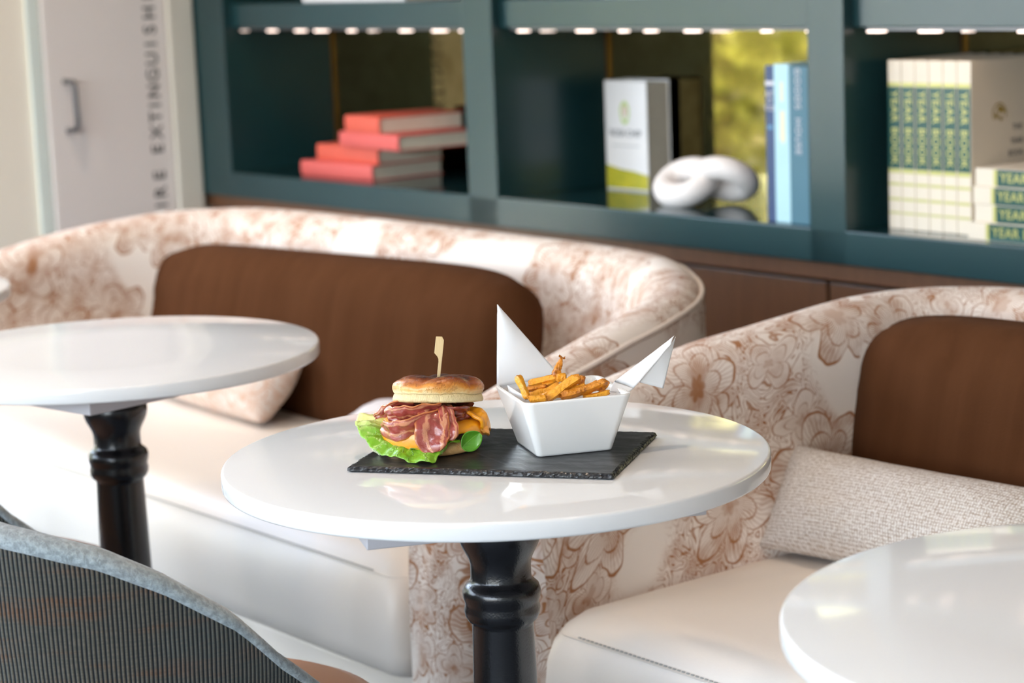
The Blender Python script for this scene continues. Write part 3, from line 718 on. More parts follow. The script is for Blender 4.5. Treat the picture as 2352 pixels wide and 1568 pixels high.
# knot ornament: two interlocked thick rings
kn = thing('knot_ornament', 'white ceramic knot ornament of two interlocked rings on the middle shelf', 'ornament', W(-3.305, .150, .762), ANG)
def ring_mesh(c, u, v, a, b, r, n=56):
    c, u, v = Vector(c), Vector(u).normalized(), Vector(v).normalized()
    return MB().tube([c+u*a*math.cos(2*PI*k/n)+v*b*math.sin(2*PI*k/n) for k in range(n)], r, 24, closed=True)
ring_mesh((-.048, -.022, .056), (1, -.12, -.05), (.05, .74, .50), .068, .052, .0325).build('left_ring', M['knot'], kn, smooth=True)
ring_mesh((.052, .020, .066), (1, .10, .06), (-.08, .62, -.52), .066, .050, .0300).build('right_ring', M['knot'], kn, smooth=True)

kn.scale = (.82, .82, .82); kn.location = W(-3.298, .150, .7622)

# ------------------------------------------------------------------ sofas
def sofa(label, path, xs0, xs1, g):
    cx = (path[0][0]+path[-1][0])/2
    root = thing('curved_sofa', label, 'sofa', W(cx, -.85), ANG, g)
    P = smooth_path([(p[0]-cx, p[1]+.85, 0) for p in path], 90)
    ztab = [(-1.27, .655), (-1.18, .685), (-1.1, .708), (-.92, .745), (-.8, .762), (-.65, .776), (-.5, .78)]
    rows = []; uvs = []; pip = []; s = 0
    for i, p in enumerate(P):
        t = (P[min(i+1, 89)]-P[max(i-1, 0)]).normalized(); nin = Vector((t.y, -t.x, 0))
        if i: s += (p-P[i-1]).length
        zt = interp(ztab, p.y-.85)
        backness = min(1, max(0, (p.y-.85+1.1)/.5))
        tb = .135+.03*backness
        prof = [(0.012, .10), (.0, .14), (0, .45), (0, zt-.045), (.003, zt-.022), (.012, zt-.008), (.028, zt), (.05, zt+.002), (.075, zt-.004), (.096, zt-.02), (.108, zt-.045), (.115, zt-.08), (tb-.008, .50), (tb, .40), (tb, .28)]
        row = []; uvr = []; l = 0; prev = None
        for (o_, z) in prof:
            q = p+nin*o_; q = Vector((q.x, q.y, z)); row.append(q)
            if prev is not None: l += (q-prev).length
            prev = q; uvr.append((s, l))
        rows.append(row); uvs.append(uvr)
        pip.append(p+nin*.004+Vector((0, 0, zt-.016)))
    m = MB(); m.grid(rows, uvs=uvs)
    # end caps of the arms with a softly padded face
    for e, sgn in ((0, 1), (89, -1)):
        r0 = rows[e]; t = (P[1]-P[0]).normalized() if e == 0 else (P[-1]-P[-2]).normalized()
        out = -t if e == 0 else t
        cen = sum((Vector(q) for q in r0), Vector())/len(r0)
        r1 = [Vector(q)+(cen-Vector(q))*.0+out*.0 for q in r0]
        r2 = [Vector((q.x, q.y, q.z))+out*.012+Vector((cen.x-q.x, cen.y-q.y, 0))*.16-Vector((0, 0, .006 if q.z > .5 else 0)) for q in r0]
        m.add([*r1, *r2], [(j, j+1, len(r0)+j+1, len(r0)+j) for j in range(len(r0)-1)]+[tuple(range(len(r0), 2*len(r0)))], [(q.x*1.0+3, q.z) for q in r1]+[(q.x+3, q.z) for q in r2])
    m.build('back_and_arms', M['toile'], root, smooth=True, angle=75)
    MB().tube(pip, .0045, 8).build('piping', M['piping'], root, smooth=True)
    # seat base and cushion
    W0, W1 = xs0-cx, xs1-cx
    b = MB(); b.box(W0+.004, W1-.004, -1.235+.85, -.62+.85, .07, .272); b.build('seat_base', M['leather'], root, bevel=.02, seg=3)
    nx, ny = 48, 26
    def ci(z_, inset):       # rounded rectangle ring
        rr = .035; pts = []; x0, x1, y0, y1 = W0+inset, W1-inset, -1.285+.85+inset, -.60+.85-inset
        for (ax, ay, a0) in ((x1-rr, y0+rr, -90), (x1-rr, y1-rr, 0), (x0+rr, y1-rr, 90), (x0+rr, y0+rr, 180)):
            for q in range(9):
                a = R(a0+q*90/8); pts.append(Vector((ax+rr*math.cos(a), ay+rr*math.sin(a), z_)))
        return pts
    cm = MB(); prof = [(.03, .276), (.012, .279), (.002, .292), (.0, .31), (-.005, .35), (-.002, .385), (.005, .412), (.016, .432), (.032, .446), (.055, .454), (.09, .458), (.2, .462)]
    rws = []
    for ins, z_ in prof:
        rg = ci(z_, ins)
        for q in rg: q.z += .004*noise.noise(Vector((q.x*5, q.y*5, z_*9))); q.y += .003*noise.noise(Vector((q.x*9, z_*30, 2)))
        rws.append(rg)
    cm.grid(rws, closed_u=True); cm.cap(rws[-1]); cm.cap(rws[0], True)
    cu = cm.build('seat_cushion', M['leather'], root, smooth=True)
    sm = ci(.425, .012)
    MB().tube(sm, .0010, 6, closed=True).build('seam', M['leather'], cu, smooth=True)
    stc = MB(); run = [q for q in sm]; acc = 0
    a_, b_ = Vector((W0+.07, sm[0].y-.001, .4285)), Vector((W1-.07, sm[0].y-.001, .4285))
    k_ = int((b_-a_).length/.008)
    for q in range(k_):
        p = a_+(b_-a_)*(q/k_); stc.box(p.x, p.x+.0045, p.y-.0012, p.y+.001, p.z-.0007, p.z+.0007)
    o = stc.build('stitching', M['stitch'], cu)
    for sx_ in (W0+.15, W1-.15):
        for sy_ in (-1.15+.85, -.72+.85): MB().lathe([(.018, 0), (.024, .07)], 16, (sx_, sy_)).build('leg', M['wood_dark'], root, smooth=True, angle=40)
    return root
SG = 'curved floral sofas along the bookcase'
pathA = [(-4.25, -1.26), (-4.24, -1.08), (-4.22, -.85), (-4.17, -.66), (-4.07, -.53), (-3.93, -.47), (-3.6, -.45), (-3.1, -.45), (-2.76, -.475), (-2.57, -.57), (-2.43, -.69), (-2.36, -.82), (-2.33, -.95), (-2.31, -1.1), (-2.30, -1.26)]
pathB = [(-2.262, -1.26), (-2.255, -1.1), (-2.24, -.94), (-2.215, -.82), (-2.205, -.68), (-2.18, -.55), (-2.10, -.455), (-1.98, -.41), (-1.7, -.40), (-1.0, -.40), (-.70, -.41), (-.58, -.455), (-.50, -.55), (-.475, -.68), (-.465, -.82), (-.44, -.94), (-.425, -1.1), (-.418, -1.26)]
sofa('curved floral sofa behind the left table, below the red books', pathA, -4.10, -2.440, SG)
sofa('curved floral sofa at the right, holding the beige lumbar pillow', pathB, -2.130, -.55, SG)

def pillow(name, label, cat, loc, w_, h_, t_, mat_, rotz=0, lean=0, cr=.22, puff=.55, pinch=.0, group=None, seed=0, roll=0, part=None, flat=False):
    nx, nz = 44, 30; m = MB()
    def pt(i, j, side):
        u = -1+2*i/nx; v = -1+2*j/nz
        # squircle map for rounded corners
        e = cr; uu = u*math.sqrt(max(0, 1-e*v*v)); vv = v*math.sqrt(max(0, 1-e*u*u))
        if pinch: uu = u*(1-pinch*(1-v*v)*.5*abs(u)); vv = v*(1-pinch*(1-u*u)*.9*abs(v))
        if flat:
            f_ = max(abs(u), abs(v))/max(1e-6, (abs(u)**7+abs(v)**7)**(1/7)); uu, vv = u*f_, v*f_
        q = max(0, (1-abs(u)**(3.2 if flat else 2.4))*(1-abs(v)**(3.2 if flat else 2.4)))**puff
        y = side*t_/2*q
        nn = noise.noise(Vector((uu*3+seed, vv*3, side*2)))*.006*q+noise.noise(Vector((uu*9+seed, vv*9, side*2)))*.0025*q
        return Vector((uu*w_/2, y-nn, vv*h_/2)), (uu*w_/2+.6+seed*.37, vv*h_/2+.5)
    for side in (-1, 1):
        R_, U_ = [], []
        for j in range(nz+1):
            a = [pt(i, j, side) for i in range(nx+1)]; R_.append([p for p, _ in a]); U_.append([q for _, q in a])
        m.grid(R_, uvs=U_, flip=(side > 0))
    o = m.build(name, mat_, None, smooth=True)
    bm = bmesh.new(); bm.from_mesh(o.data); bmesh.ops.remove_doubles(bm, verts=bm.verts, dist=.0004); bmesh.ops.recalc_face_normals(bm, faces=bm.faces); bm.to_mesh(o.data); bm.free()
    o.location = W(*loc); o.rotation_euler = (Matrix.Rotation(ANG+rotz, 3, 'Z') @ Matrix.Rotation(lean, 3, 'X') @ Matrix.Rotation(roll, 3, 'Y')).to_euler()
    tag(o, label, cat, group)
    return o
BG = 'long brown velvet back cushions on the sofas'
pillow('back_cushion', 'long brown velvet back cushion on the left sofa', 'cushion', (-3.455, -.715, .575), 1.29, .345, .20, M['velvet'], R(-3), R(-12), .12, .30, group=BG, flat=True, roll=R(-2.3))
pillow('back_cushion', 'long brown velvet back cushion on the right sofa', 'cushion', (-1.49, -.690, .606), 1.24, .345, .20, M['velvet'], R(-1), R(-12), .14, .30, group=BG, seed=3, flat=True)
pillow('lumbar_pillow', 'beige woven lumbar pillow on the right sofa', 'pillow', (-1.835, -.862, .535), .53, .155, .15, M['boucle'], R(3), R(-31), .0, .55, .10, seed=1)
pillow('patterned_pillow', 'pale pillow with a rust print on the left sofa, under the left table edge', 'pillow', (-3.55, -.885, .530), .46, .15, .13, M['toile_pillow'], R(-3), R(-42), .16, .5, .02, seed=5)
pillow('plain_pillow', 'plain pale grey pillow on the left sofa behind the burger', 'pillow', (-2.875, -.90, .494), .46, .16, .11, M['pale_pillow'], R(2), R(-68), .16, .5, .02, seed=7)

# ------------------------------------------------------------------ pedestal tables
def make_table(name='bistro_table'):
    t = thing(name, 'round white quartz topped table on a black iron pedestal', 'table', (0, 0, 0), 0, 'round white bistro tables')
    e = .0035; pr = [(.2, .7300), (.3-e, .7300)]+[(.3-e+e*math.sin(R(a)), .7300+e-e*math.cos(R(a))) for a in (30, 60, 90)]+[(.3-e+e*math.cos(R(a)), .75-e+e*math.sin(R(a))) for a in (0, 30, 60, 90)]+[(.15, .75)]
    MB().lathe(pr, 160).build('table_top', M['quartz'], t, smooth=True, angle=50)
    b = MB(); s_ = .180; b.box(-s_, s_, -s_, s_, .7050, .7295); b.build('sub_top', M['subtop'], t, bevel=.0015)
    sp = MB()
    for k_ in range(4):
        a = R(45+90*k_); ca, sa = math.cos(a), math.sin(a)
        def q(r, wd, z): return [(r*ca-wd*sa, r*sa+wd*ca, z), (r*ca+wd*sa, r*sa-wd*ca, z)]
        A = q(.02, .02, .7045)+q(.19, .014, .7045); B = q(.02, .02, .672)+q(.19, .014, .698)
        sp.add(A+B, [(0, 1, 3, 2), (4, 6, 7, 5), (0, 2, 6, 4), (1, 5, 7, 3), (2, 3, 7, 6), (0, 4, 5, 1)])
    sp.build('spider_bracket', M['iron'], t, bevel=.002)
    for k_ in range(4):
        a = R(45+90*k_); MB().lathe([(.0045, .6925), (.0062, .694), (.0062, .6965), (.009, .6978)], 14, (.172*math.cos(a), .172*math.sin(a))).build('bolt', M['steel'], t, smooth=True, angle=40)
    pf = [(.20, .0), (.205, .012), (.19, .022), (.11, .035), (.06, .055), (.045, .075), (.048, .10), (.042, .115), (.041, .20), (.0385, .35), (.0355, .50), (.0343, .556), (.0345, .560), (.039, .563), (.0418, .569), (.0425, .575), (.0412, .5805), (.0416, .584), (.0432, .589), (.0436, .595), (.042, .601), (.0385, .6045), (.0352, .607),
          (.0338, .611), (.0337, .622), (.0340, .628), (.0358, .634), (.039, .6405), (.0425, .647), (.0452, .654), (.0462, .660), (.0462, .668), (.0445, .6715), (.040, .673)]
    MB().lathe(pf, 64).build('pedestal', M['iron'], t, smooth=True, angle=60)
    return t
t0 = make_table()
TG = 'round white bistro tables'
tabs = [((-.0226, 2.3481), -121+45, 'round white table in the middle, carrying the slate with burger and chips'),
        ((-.579, 3.119), -87+45, 'round white empty table at the left, in front of the left sofa'),
        ((.5055, 1.675), -60, 'round white empty table nearest the camera, at the lower right'),
        ((-1.180, 3.80), -70, 'round white table of which only a sliver shows at the left picture edge')]
for i, ((x, y), a, l) in enumerate(tabs):
    o = t0 if i == 0 else copy_tree(t0)
    o.location = (x, y, 0); o.rotation_euler = (0, 0, R(a)); o['label'] = l

# ------------------------------------------------------------------ tub chairs
def make_chair():
    t = thing('tub_chair', '', 'chair', (0, 0, 0), 0, 'tub chairs in ribbed fabric')
    zt = [(0, .765), (25, .757), (42, .739), (55, .721), (67, .691), (82, .639), (92, .588), (107, .528), (122, .475), (130, .465)]
    def ringp(a, r, z): a = R(a); return Vector((r*math.sin(a), -r*math.cos(a), z))
    N = 96; A = [-130+260*i/N for i in range(N+1)]
    def rad(z, a): return .250+.044*min(1, max(0, (z-.30)/.45))**.8
    m = MB(); rows = []; uvs = []; K = 22
    for j in range(K+1):
        v = j/K; row = []; u_ = []
        for a in A:
            z1 = interp(zt, abs(a))-.004; z = .30+(z1-.30)*v; r = rad(z, a); row.append(ringp(a, r, z)); u_.append((R(a)*.285, (z-.3)))
        rows.append(row); uvs.append(u_)
    # roll over to the rim
    m.grid(rows, uvs=uvs); m.build('outer_shell', M['ribbed'], t, smooth=True)
    m = MB(); rows = []
    for j in range(K+1):
        v = j/K; rows.append([ringp(a, rad(.30+(interp(zt, abs(a))-.3)*v, a)-.034, .30+(interp(zt, abs(a))-.008-.30)*v) for a in A])
    m.grid(rows, flip=True); m.build('inner_shell', M['chenille'], t, smooth=True)
    m = MB(); rows = []
    for a in A:
        z = interp(zt, abs(a)); r = rad(z, a); c = ringp(a, r-.0165, z-.006); o_ = ringp(a, 1, 0); row = []
        for q in range(12):
            an = 2*PI*q/12; row.append(c+Vector((o_.x, o_.y, 0))*(.0185*math.cos(an))+Vector((0, 0, .0125*math.sin(an))))
        rows.append(row)
    m.grid(rows, closed_u=True); m.cap(rows[0]); m.cap(rows[-1]); m.build('rim', M['chenille'], t, smooth=True)
    m = MB(); pr = [(.20, .36), (.235, .365), (.244, .385), (.244, .42), (.235, .441), (.215, .450), (.12, .456)]
    rows = [[(r*math.cos(2*PI*k/64), r*math.sin(2*PI*k/64)+(.045 if math.sin(2*PI*k/64) > 0 else 0)*math.sin(2*PI*k/64), z) for k in range(64)] for r, z in pr]
    m.grid(rows, closed_u=True); m.cap(rows[-1]); m.cap(rows[0], True); m.build('seat', M['tan'], t, smooth=True)
    MB().lathe([(.18, .29), (.235, .30), (.238, .36), (.20, .362)], 48).build('seat_base', M['ribbed'], t, smooth=True)
    for sx in (-1, 1):
        for sy in (-1, 1): MB().tube([(sx*.19, sy*.19, 0), (sx*.15, sy*.15, .30)], lambda q: .011+.007*q, 12).build('leg', M['wood_dark'], t, smooth=True)
    return t
ch = make_chair(); place(ch, -2.125, -1.862, 0, 0); ch['label'] = 'ribbed fabric tub chair with tan seat in the lower left foreground'
c2 = copy_tree(ch); place(c2, -2.88, -1.79, 0, 0); c2['label'] = 'ribbed fabric tub chair at the left edge behind the foreground chair'

# ------------------------------------------------------------------ slate board
SLZ = .7565
slc = (Vector((-.1773, 2.2838, 0))+Vector((.1535, 2.3978, 0)))/2
rs = random.Random(8)
def slate_board():
    m = MB(); hx, hy = .1465, .1025; pts = []; st = .002
    def side(a, b):
        n = int((b-a).length/st); return [a.lerp(b, i/n) for i in range(n)]
    cs = [Vector((-hx, -hy, 0)), Vector((hx, -hy, 0)), Vector((hx, hy, 0)), Vector((-hx, hy, 0))]
    for i in range(4): pts += side(cs[i], cs[(i+1) % 4])
    rows = []
    for li, (ins, z, amp) in enumerate(((.0020, .0002, .0008), (.0003, .0014, .0018), (.0004, .0030, .0022), (.0012, .0046, .0024), (.0026, .0058, .0020), (.0046, .0064, .0014))):
        row = []
        for p in pts:
            n = noise.noise(Vector((p.x*260, p.y*260, li*3.1)))*amp+noise.noise(Vector((p.x*60, p.y*60, li*1.1)))*.0009
            f = 1-(ins+n)/.12 if False else None
            q = Vector((p.x-math.copysign(min(ins+n, .02), p.x)*(1 if abs(abs(p.x)-hx) < 1e-6 else .3), p.y-math.copysign(ins+n, p.y)*(1 if abs(abs(p.y)-hy) < 1e-6 else .3), z+noise.noise(Vector((p.x*300, p.y*300, 9+li)))*.0003*(li not in (0,))))
            row.append(q)
        rows.append(row)
    m.grid(rows, closed_u=True); m.cap(rows[-1]); m.cap(rows[0], True)
    o = m.build('slate_board', M['slate'], None, smooth=False); return o
sb = slate_board(); sb.location = (slc.x, slc.y, .7502); sb.rotation_euler = (0, 0, R(-16.8))
tag(sb, 'rectangular black slate serving board with chipped edges on the middle table', 'serving board')
SLT = .7502+.0066

# ------------------------------------------------------------------ bowl
bw = thing('square_bowl', 'white porcelain square flared bowl on the slate, filled with chips', 'bowl', (.0525, 2.341, SLT), R(15.2))
def sq_ring(h, r, z, n=8):
    pts = []
    for (sx, sy, a0) in ((1, -1, -90), (1, 1, 0), (-1, 1, 90), (-1, -1, 180)):
        for q in range(n+1):
            a = R(a0+90*q/n); pts.append(Vector((sx*(h-r)+r*math.cos(a), sy*(h-r)+r*math.sin(a), z)))
    return pts
m = MB(); rows = [sq_ring(.040, .005, 0), sq_ring(.0425, .006, .0008), sq_ring(.0432, .007, .003)]
for i in range(1, 9): v = i/8; rows.append(sq_ring(lerp(.0432, .0605, v), lerp(.007, .012, v), lerp(.003, .0605, v)))
rows += [sq_ring(.0611, .0122, .0622), sq_ring(.0607, .0118, .0634), sq_ring(.0590, .011, .0638), sq_ring(.0571, .010, .0632), sq_ring(.0563, .0095, .0615)]
for i in range(1, 8): v = i/7; rows.append(sq_ring(lerp(.0563, .039, v), lerp(.0095, .008, v), lerp(.0615, .007, v)))
rows.append(sq_ring(.034, .006, .0052))
m.grid(rows, closed_u=True); m.cap(rows[0], True); m.cap(rows[-1]); m.build('bowl_body', M['porcelain'], bw, smooth=True, angle=70)

# ------------------------------------------------------------------ paper liner
m = MB()
def patch(P, n=16, k_=12, bulge=.0, uvoff=0):
    """P: four corners BL, BR, TR, TL"""
    P = [Vector(p) for p in P]; nrm = (P[1]-P[0]).cross(P[3]-P[0]).normalized(); rows = []
    for j in range(k_+1):
        v = j/k_; a = P[0].lerp(P[3], v); b = P[1].lerp(P[2], v)
        rows.append([a.lerp(b, i/n)+nrm*bulge*math.sin(PI*i/n)*math.sin(PI*v*.8+.3)+nrm*.0006*noise.noise(a.lerp(b, i/n)*70) for i in range(n+1)])
    m.grid(rows)
lparts = []
def flush(nm):
    global m
    o = m.build(nm, M['paper'], None, smooth=True); bm = bmesh.new(); bm.from_mesh(o.data); bmesh.ops.remove_doubles(bm, verts=bm.verts, dist=.0006); bm.to_mesh(o.data); bm.free(); lparts.append(o); m = MB()
BLp, BRp, TPp = at(1141, 889, 2.3745), at(1287, 862, 2.390), at(1142, 699, 2.405)
patch([BLp, BRp, TPp+Vector((.0008, 0, -.0005)), TPp], 22, 24, .005)
patch([BLp+Vector((.018, -.008, -.034)), BRp+Vector((-.001, -.016, -.034)), BRp, BLp], 16, 6, 0)
flush('tall_corner')
RLp, RRp = at(1397, 900, 2.345), at(1440, 903, 2.314)
patch([RLp+Vector((-.012, -.002, -.030)), RRp+Vector((-.014, .006, -.030)), RRp, RLp], 10, 6, 0)
patch([RLp, RRp, at(1456, 891, 2.325), at(1411, 876, 2.352)], 12, 8, .001)
patch([at(1456, 891, 2.325), at(1411, 876, 2.352), at(1549, 771, 2.362), at(1541, 790, 2.350)], 12, 16, -.002)
patch([at(1468, 877.5, 2.333), at(1523.5, 892, 2.338), at(1552, 773, 2.360), at(1541, 790, 2.350)], 12, 14, .001)
flush('folded_corner')
patch([at(1176, 925, 2.335), at(1224, 935, 2.300), at(1224, 921, 2.294), at(1165, 884, 2.350)], 10, 8, .001)
flush('front_corner')
# the part of the sheet lining the bowl
m2 = MB(); rows = []
for i in range(7): v = i/6; rows.append([Matrix.Rotation(R(15.2), 3, 'Z') @ p+Vector((.0525, 2.341, SLT)) for p in sq_ring(lerp(.0485, .034, v), .008, lerp(.052, .012, v))])
m2.grid(rows, closed_u=True); m2.cap(rows[-1])
li = m2.build('paper_liner', M['paper'], None, smooth=True)
for o in lparts: o.parent = li
for o in [li]+lparts:
    s_ = o.modifiers.new('thickness', 'SOLIDIFY'); s_.thickness = .00025; s_.offset = 0
tag(li, 'white greaseproof paper liner with tall pointed corners standing up from the bowl', 'paper liner')

# ------------------------------------------------------------------ chips
def cpx(x, y): return 1120+x/5.113, 680+y/5.113
FR = [((355, 935), (470, 1200), 62, 2.305, 2.298, 0, 'upright golden chip at the left rim of the bowl', .5),
      ((487, 1032), (822, 965), 78, 2.352, 2.350, 0, 'thick straight golden chip lying level at the back of the bowl', .8),
      ((795, 950), (872, 712), 84, 2.352, 2.352, 2, 'ragged pointed chip standing highest above the bowl', .25),
      ((812, 962), (925, 958), 82, 2.338, 2.338, 0, 'short stubby chip end at the back centre of the bowl', .9),
      ((490, 1168), (830, 1040), 72, 2.325, 2.335, 0, 'slanting golden chip just left of the largest chip', .7),
      ((690, 1215), (1075, 950), 92, 2.302, 2.322, 0, 'largest golden chip crossing the middle of the bowl', .75),
      ((865, 1172), (1390, 1005), 84, 2.303, 2.325, 1, 'long dark browned chip along the front right of the bowl', .6),
      ((1095, 1040), (1110, 935), 62, 2.335, 2.338, 1, 'charred reddish chip end behind the largest chip', .7),
      ((1130, 1190), (1425, 1125), 60, 2.312, 2.318, 0, 'golden chip against the front right rim of the bowl', .7),
      ((1320, 1105), (1412, 1010), 58, 2.318, 2.330, 1, 'small frayed brown chip end near the right paper fold', .5),
      ((455, 1092), (680, 1060), 52, 2.335, 2.34, 1, 'small browned chip under the level chip at the back left', .6),
      ((485, 1205), (690, 1200), 66, 2.290, 2.292, 0, 'short golden chip at the front left rim of the bowl', .7),
      ((905, 1120), (1150, 1060), 80, 2.315, 2.325, 0, 'golden chip under the right side of the largest chip', .7),
      ((640, 1185), (840, 1110), 66, 2.302, 2.315, 0, 'half hidden golden chip beneath the left end of the largest chip', .7),
      ((1010, 1130), (1330, 1060), 70, 2.325, 2.335, 0, 'golden chip half buried behind the dark browned chip', .7),
      ((1180, 1085), (1290, 1010), 58, 2.345, 2.350, 0, 'small golden chip behind the dark browned chip', .8),
      ((930, 1010), (1010, 950), 60, 2.345, 2.350, 0, 'golden chip tip behind the upper end of the largest chip', .8),
      ((640, 1060), (780, 1010), 56, 2.345, 2.350, 0, 'golden chip between the level chip and the slanting chip', .8),
      ((560, 1130), (900, 1150), 80, 2.335, 2.325, 0, 'golden chip deep in the middle of the bowl', .7)]
rf = random.Random(21)
def chip(p0, p1, wd, seed, taper, ragged):
    d = (p1-p0); L = d.length; t = d.normalized(); up = Vector((0, 0, 1)) if abs(t.z) < .8 else Vector((0, 1, 0))
    u = t.cross(up).normalized(); v = u.cross(t); n = 20; rows = []; uvs = []; rr = random.Random(seed); bend = rr.uniform(-.06, .06)*L; c0 = (p0+p1)/2; tw0 = rr.uniform(0, PI/2)
    for i in range(n+1):
        q = i/n; s = min(1, (min(q, 1-q)/.07+.02)**.28) if not ragged else (1-q)**.55*.9+.08
        if i in (0, n): s = .74
        s *= lerp(1, taper+.3, q)*.5+.5*1 if not ragged else 1
        c = p0.lerp(p1, q)+v*(bend*math.sin(PI*q))-c0; row = []; ur = []
        tw = tw0+q*.35
        for k_ in range(16):
            a = 2*PI*k_/16; ca, sa = math.cos(a), math.sin(a); m_ = (abs(ca)**7+abs(sa)**7)**(-1/7)*.93
            r_ = wd/2*s*m_*.92; jag = 1+.16*noise.noise(Vector((ca*1.3+seed, sa*1.3, q*L*110)))+.06*noise.noise(Vector((ca*4+seed, sa*4, q*L*420)))+(.35*noise.noise(Vector((ca*3, sa*3, q*14+seed))) if ragged else 0)
            cc = ca*math.cos(tw)-sa*math.sin(tw); ss = ca*math.sin(tw)+sa*math.cos(tw)
            end = t*(.0040*noise.noise(Vector((ca*2+seed, sa*2, 5))) if i in (0, n) else 0)
            row.append(c+(u*cc+v*ss*.86)*r_*jag+end); ur.append((q, k_/16))
        rows.append(row); uvs.append(ur)
    m = MB(); m.grid(rows, closed_u=True, uvs=uvs); m.cap(rows[0], True); m.cap(rows[-1])
    return m, c0
for i, (a, b, wd, Y0, Y1, kind, l, tp) in enumerate(FR):
    p0, p1 = at(*cpx(*a), Y0), at(*cpx(*b), Y1)
    m, c0 = chip(p0, p1, wd*1.45/5.113/2110, i*7+3, tp, kind == 2)
    o = m.build('potato_chip', M['fry_brown' if kind else 'fry'], None, smooth=True, angle=60); o.location = c0
    tag(o, l, 'chip', 'potato chips in the square bowl')

# ------------------------------------------------------------------ burger
bu = thing('burger', 'bacon cheeseburger in a glossy toasted bun on the left of the slate', 'burger', (-.083, 2.357, SLT))
def blob_lathe(prof, n=96, amp=.001, freq=40, seed=0, sx=1, sy=1, uvp=True, fn=None):
    rows = []; uvs = []; tot = len(prof)-1
    for j, pz in enumerate(prof):
        r, z = pz[:2]; row = []; ur = []
        for k_ in range(n):
            a = 2*PI*k_/n; d = Vector((math.cos(a), math.sin(a), 0)); q = d*r; w_ = amp*(noise.noise(Vector((q.x*freq+seed, q.y*freq, z*freq)))+.5*noise.noise(Vector((q.x*freq*2.3+seed, q.y*freq*2.3, z*freq*2.3))))
            p = Vector((q.x*sx, q.y*sy, z))+d*w_
            if fn: p = fn(p, a, r, j)
            row.append(p); ur.append((k_/n, pz[2] if len(pz) > 2 else j/tot))
        rows.append(row); uvs.append(ur)
    m = MB(); m.grid(rows, closed_u=True, uvs=uvs); m.cap(rows[0], True); m.cap(rows[-1]); return m
# bottom bun
blob_lathe([(.038, .0003), (.0445, .0006), (.048, .0025), (.0495, .006), (.0490, .0095), (.0465, .0125), (.042, .0140), (.02, .0145)], amp=.0009, seed=2).build('bottom_bun', M['bun_base'], bu, smooth=True).location = (-.006, -.001, 0)
# patty
def pf_(p, a, r, j): return p+Vector((0, 0, .0012*noise.noise(p*180)))
blob_lathe([(.040, .0155), (.050, .0170), (.0530, .0215), (.0535, .0265), (.051, .0315), (.042, .034), (.02, .0345)], amp=.0022, freq=90, seed=5, fn=pf_).build('beef_patty', M['patty'], bu, smooth=True).location = (-.006, 0, 0)
# cheese: a draped sheet with drips
def cheese_sheet():
    n = 140; rows = []; drip = []
    for k_ in range(n):
        a = 2*PI*k_/n; dd = math.degrees(a) % 360
        # drip depth below the patty edge by direction (270 = towards the viewer)
        base = .007+.005*math.sin(3*a+1)+.004*math.sin(7*a)
        for c, wd, dp in ((246, 12, .017), (264, 9, .012), (225, 10, .006), (285, 16, .004), (305, 14, .001), (200, 12, .010), (335, 14, .004), (180, 10, .008)):
            x = (dd-c+180) % 360-180; base += dp*math.exp(-(x/wd)**2)
        drip.append(base)
    for j in range(19):
        row = []
        for k_ in range(n):
            a = 2*PI*k_/n; L = .052+.010+drip[k_]; s = L*j/18
            if s < .048: r, z = s, .0372-.0015*(s/.048)**2
            elif s < .062:
                q = (s-.048)/.014; r = .048+.0105*math.sin(q*PI/2); z = .0357-.008*(1-math.cos(q*PI/2))
            else: q = s-.062; r = .0585+.0015*math.sin(q*150); z = .0277-q*.95
            w_ = noise.noise(Vector((math.cos(a)*3, math.sin(a)*3, z*60)))*.0018
            thick = .0
            row.append(Vector(((r+w_)*math.cos(a)-.005, (r+w_)*math.sin(a), max(z, .0045)+.0012*noise.noise(Vector((r*80*math.cos(a), r*80*math.sin(a), 3))))))
        rows.append(row)
    m = MB(); m.grid(rows[1:], closed_u=True); m.cap(rows[1], True)
    o = m.build('melted_cheese', M['cheese'], bu, smooth=True)
    s_ = o.modifiers.new('thickness', 'SOLIDIFY'); s_.thickness = .0024; s_.offset = 0
    s2 = o.modifiers.new('subsurf', 'SUBSURF'); s2.levels = 1; s2.render_levels = 1
    return o
cheese_sheet()
# folded cheese corner at the right
def ribbon(name, ctr, wid, wdir, mat_, thick=.0018, ripple=.0015, rf_=3, n=36, k_=12, seed=0, prof=None, parent=bu):
    C = smooth_path(ctr, n); WD = smooth_path(wdir, n); WW = [interp(wid, i/(n-1)) for i in range(n)]; m = MB(); rows = []; uvs = []; L = 0
    for i in range(n):
        if i: L += (C[i]-C[i-1]).length
        t = (C[min(i+1, n-1)]-C[max(i-1, 0)]).normalized(); wv = WD[i].normalized(); wv = (wv-t*wv.dot(t)).normalized(); nr = t.cross(wv)
        row = []; ur = []
        for j in range(k_+1):
            v = j/k_-.5; rip = ripple*(math.sin(rf_*2*PI*i/n+v*2.0+seed)+.6*math.sin(v*8+seed*2+i*.12))+.0014*noise.noise(Vector((i*.25+seed, v*5, 1)))
            edge = 1+.12*noise.noise(Vector((i*.35, v*2+seed, 4))); row.append(C[i]+wv*(v*WW[i]*edge)+nr*rip); ur.append((L*60, j/k_))
        rows.append(row); uvs.append(ur)
    m.grid(rows, uvs=uvs); o = m.build(name, mat_, parent, smooth=True)
    s_ = o.modifiers.new('thickness', 'SOLIDIFY'); s_.thickness = thick; s_.offset = 0
    s2 = o.modifiers.new('subsurf', 'SUBSURF'); s2.levels = 1; s2.render_levels = 1
    return o
